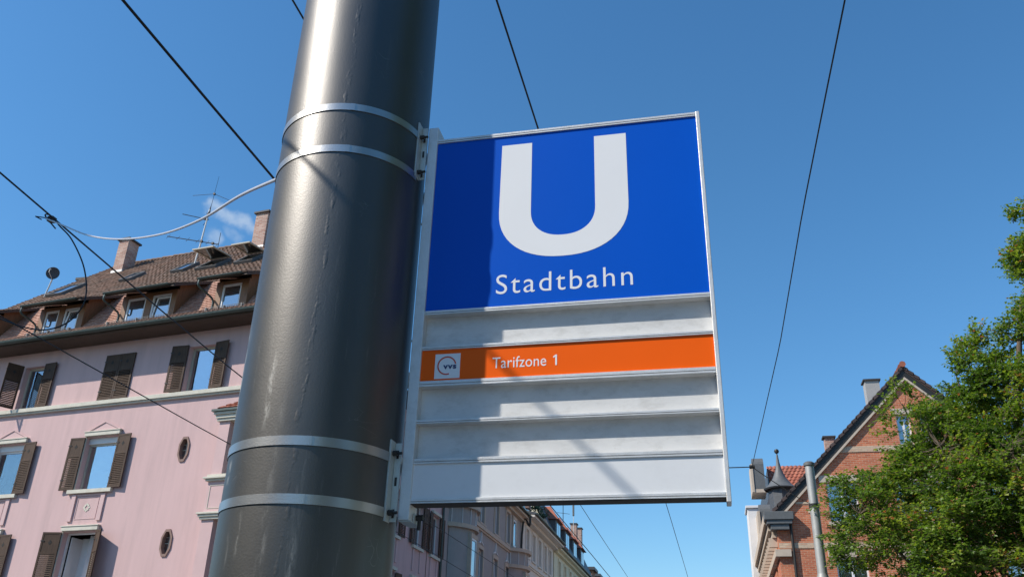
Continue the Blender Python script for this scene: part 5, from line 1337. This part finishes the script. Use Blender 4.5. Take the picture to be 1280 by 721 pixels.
base_shape = np.array([(0, 0, 0), (0.30, 0.10, 0.05), (0.52, 0.42, 0.02), (0.24, 0.52, 0.04), (0.0, 1.0, -0.10), (-0.24, 0.52, 0.04), (-0.52, 0.42, 0.02), (-0.30, 0.10, 0.05), (0, 0.42, -0.03)])
base_faces = [(8, 0, 1, 2), (8, 2, 3, 4), (8, 4, 5, 6), (8, 6, 7, 0)]
twig = MB()
centers = []
tries = 0
while len(centers) < 4600 and tries < 120000:
    tries += 1
    x = rs.uniform(2.8, 14.4); z = rs.uniform(2.9, 15.2)
    if not inside(x, z): continue
    e = edge_d(x, z)
    dep = min(2.9, 0.35 + e * 1.35)
    y = rs.uniform(-dep, dep) if rs.rand() < 0.45 else rs.choice([-1, 1]) * dep * rs.uniform(0.65, 1.0)
    if y > 0.5 and rs.rand() < 0.35: y = -y
    if x > 10.4 and rs.rand() < 0.72: continue
    if x < 6.0 and z > 8.3 and rs.rand() < 0.45: continue
    # an uneven crown: leave holes where a slow noise is low
    nz_ = mathutils.noise.noise(Vector((x * 0.75, y * 0.75, z * 0.75)))
    if nz_ < (-0.30 if z < 9.8 and x > 4.6 else -0.16): continue
    centers.append((x, y, z))
def leaf(P, axis, nrm, s, r):
    a = axis; n_ = nrm - axis * axis.dot(nrm)
    n_.normalize(); sd_ = a.cross(n_)
    b0 = len(leafV)
    for q in base_shape:
        leafV.append(tuple(P + (sd_ * q[0] + a * q[1] + n_ * q[2]) * s))
    for f_ in base_faces:
        leafF.append(tuple(b0 + i for i in f_)); leafR.append(r)
for (x, y, z) in centers:
    c = Vector((x - TO.x, y, z))
    d2 = ((LP - np.array(c[:])) ** 2).sum(1); near = Vector(LP[int(d2.argmin())])
    out = (c - near)
    if out.length > 1e-3: out.normalize()
    tone = 0.25 + 0.45 * (0.5 + mathutils.noise.noise(Vector((x * 1.1, y * 1.1, z * 1.1))))
    if (c - near).length < 0.9 and rs.rand() < 0.6: twig.tube([near, near.lerp(c, 0.5) + Vector((0, 0, -0.06)), c], [0.011, 0.008, 0.005], 4, cap=False)
    for s_ in range(3):
        dirv = (out * 0.6 + Vector((rs.normal(0, 0.55), rs.normal(0, 0.55), 0.45 + rs.normal(0, 0.4)))).normalized()
        ln = rs.uniform(0.28, 0.62)
        p0 = c; pts = []
        nl = 9
        for k in range(nl + 1):
            t = k / nl
            pts.append(p0 + dirv * ln * t + Vector((0, 0, -0.10 * t * t)))
        twig.tube([pts[0], pts[nl // 2], pts[nl]], [0.006, 0.005, 0.003], 3, cap=False)
        for k in range(1, nl + 1):
            for side in (-1, 1):
                lat = dirv.cross(Vector((rs.normal(0, 0.4), rs.normal(0, 0.4), 1))).normalized() * side
                a_ = (lat * 0.9 + dirv * 0.5 + Vector((rs.normal(0, 0.25), rs.normal(0, 0.25), -0.25 + rs.normal(0, 0.25)))).normalized()
                nn = Vector((rs.normal(0, 0.5), rs.normal(0, 0.5), 1.0)).normalized()
                s = rs.uniform(0.055, 0.105)
                r = tone + rs.normal(0, 0.17) + (0.22 if (k == nl and rs.rand() < 0.35) else 0) + (0.28 if rs.rand() < 0.035 else 0)
                leaf(pts[k] + lat * 0.03 + a_ * 0.02, a_, nn, s, float(min(1, max(0, r))))
lm = bpy.data.meshes.new('leaves')
lm.from_pydata(leafV, [], leafF)
at = lm.attributes.new('rnd', 'FLOAT', 'FACE'); at.data.foreach_set('value', leafR)
lm.materials.append(MATS['leaf']); lm.update()
lo_ = bpy.data.objects.new('leaves', lm); COL.objects.link(lo_); lo_.parent = tree; lo_['kind'] = 'stuff'
t_ = twig.build('twigs', 'bark', tree, fix=False, stuff=True)
print('leaves', len(leafF) // 4, 'faces', len(leafF))

# tree copies added outside the frame to darken reflections on the pole
for k, (x, y, a) in enumerate(((11.2, 12.0, 1.1), (10.6, 1.5, 2.6), (11.0, -9.5, 4.0), (10.4, -21.0, 5.2))):
    e_ = bpy.data.objects.new('unseen_trees', None); COL.objects.link(e_); e_.location = (x, y, 0); e_.rotation_euler = (0, 0, a); e_['kind'] = 'stuff'
    for ch in list(tree.children):
        c = ch.copy(); COL.objects.link(c); c.parent = e_

# pieces that do not touch become objects of their own (window surrounds, rods, slots, courses ...)
def split_loose(o):
    me = o.data; nv = len(me.vertices)
    if nv > 4000 or nv < 16: return
    par = list(range(nv))
    def find(a):
        while par[a] != a: par[a] = par[par[a]]; a = par[a]
        return a
    for e in me.edges:
        a, b_ = find(e.vertices[0]), find(e.vertices[1])
        if a != b_: par[a] = b_
    comp = {}
    for i in range(nv): comp.setdefault(find(i), []).append(i)
    if len(comp) < 2 or len(comp) > 60: return
    bbs = []
    for k, idx in comp.items():
        cs = np.array([me.vertices[i].co[:] for i in idx]); bbs.append([cs.min(0) - 0.006, cs.max(0) + 0.006, {k}])
    merged = True
    while merged:
        merged = False
        for i in range(len(bbs)):
            for j in range(len(bbs) - 1, i, -1):
                if (bbs[i][0] <= bbs[j][1]).all() and (bbs[j][0] <= bbs[i][1]).all():
                    bbs[i] = [np.minimum(bbs[i][0], bbs[j][0]), np.maximum(bbs[i][1], bbs[j][1]), bbs[i][2] | bbs[j][2]]
                    bbs.pop(j); merged = True
    if len(bbs) < 2: return
    owner = {}
    for gi, b_ in enumerate(bbs):
        for k in b_[2]: owner[k] = gi
    gv = [[] for _ in bbs]; mp = {}
    for i in range(nv):
        g_ = owner[find(i)]; mp[i] = (g_, len(gv[g_])); gv[g_].append(tuple(me.vertices[i].co))
    gf = [[] for _ in bbs]
    for p in me.polygons:
        g_ = mp[p.vertices[0]][0]; gf[g_].append([mp[v][1] for v in p.vertices])
    old = me
    for gi in range(len(bbs)):
        nm = bpy.data.meshes.new(old.name); nm.from_pydata(gv[gi], [], gf[gi])
        for m_ in old.materials: nm.materials.append(m_)
        at_ = nm.attributes.new('rnd', 'FLOAT', 'FACE'); at_.data.foreach_set('value', [((gi * 37 + 11) % 100) / 100.0] * len(gf[gi])); nm.update()
        if gi == 0: o.data = nm
        else:
            c = o.copy(); c.data = nm; COL.objects.link(c)
base_names = ('lintel', 'bay_cornice', 'window_surround', 'cornice_ledge', 'bay_wall', 'bay_opening', 'bay_moulding', 'slot', 'hinge', 'stone_course', 'parapet_bars', 'balcony_parapet', 'brick_band', 'arch_bricks', 'gable_face', 'wall_lamp', 'pane', 'apron_panel', 'eaves_cornice', 'white_oriel', 'lower_oriel', 'street_cornice', 'window_frame', 'rounded_bay', 'clover_cutout', 'corner_infill', 'glazing_bar', 'bottom_bracket', 'top_bracket', 'tram_rails', 'kerb', 'pavement')
for o in list(bpy.data.objects):
    if o.type == 'MESH' and o.name.split('.')[0] in base_names and o.data.users == 1 and not o.children and 'kind' not in o:
        split_loose(o)
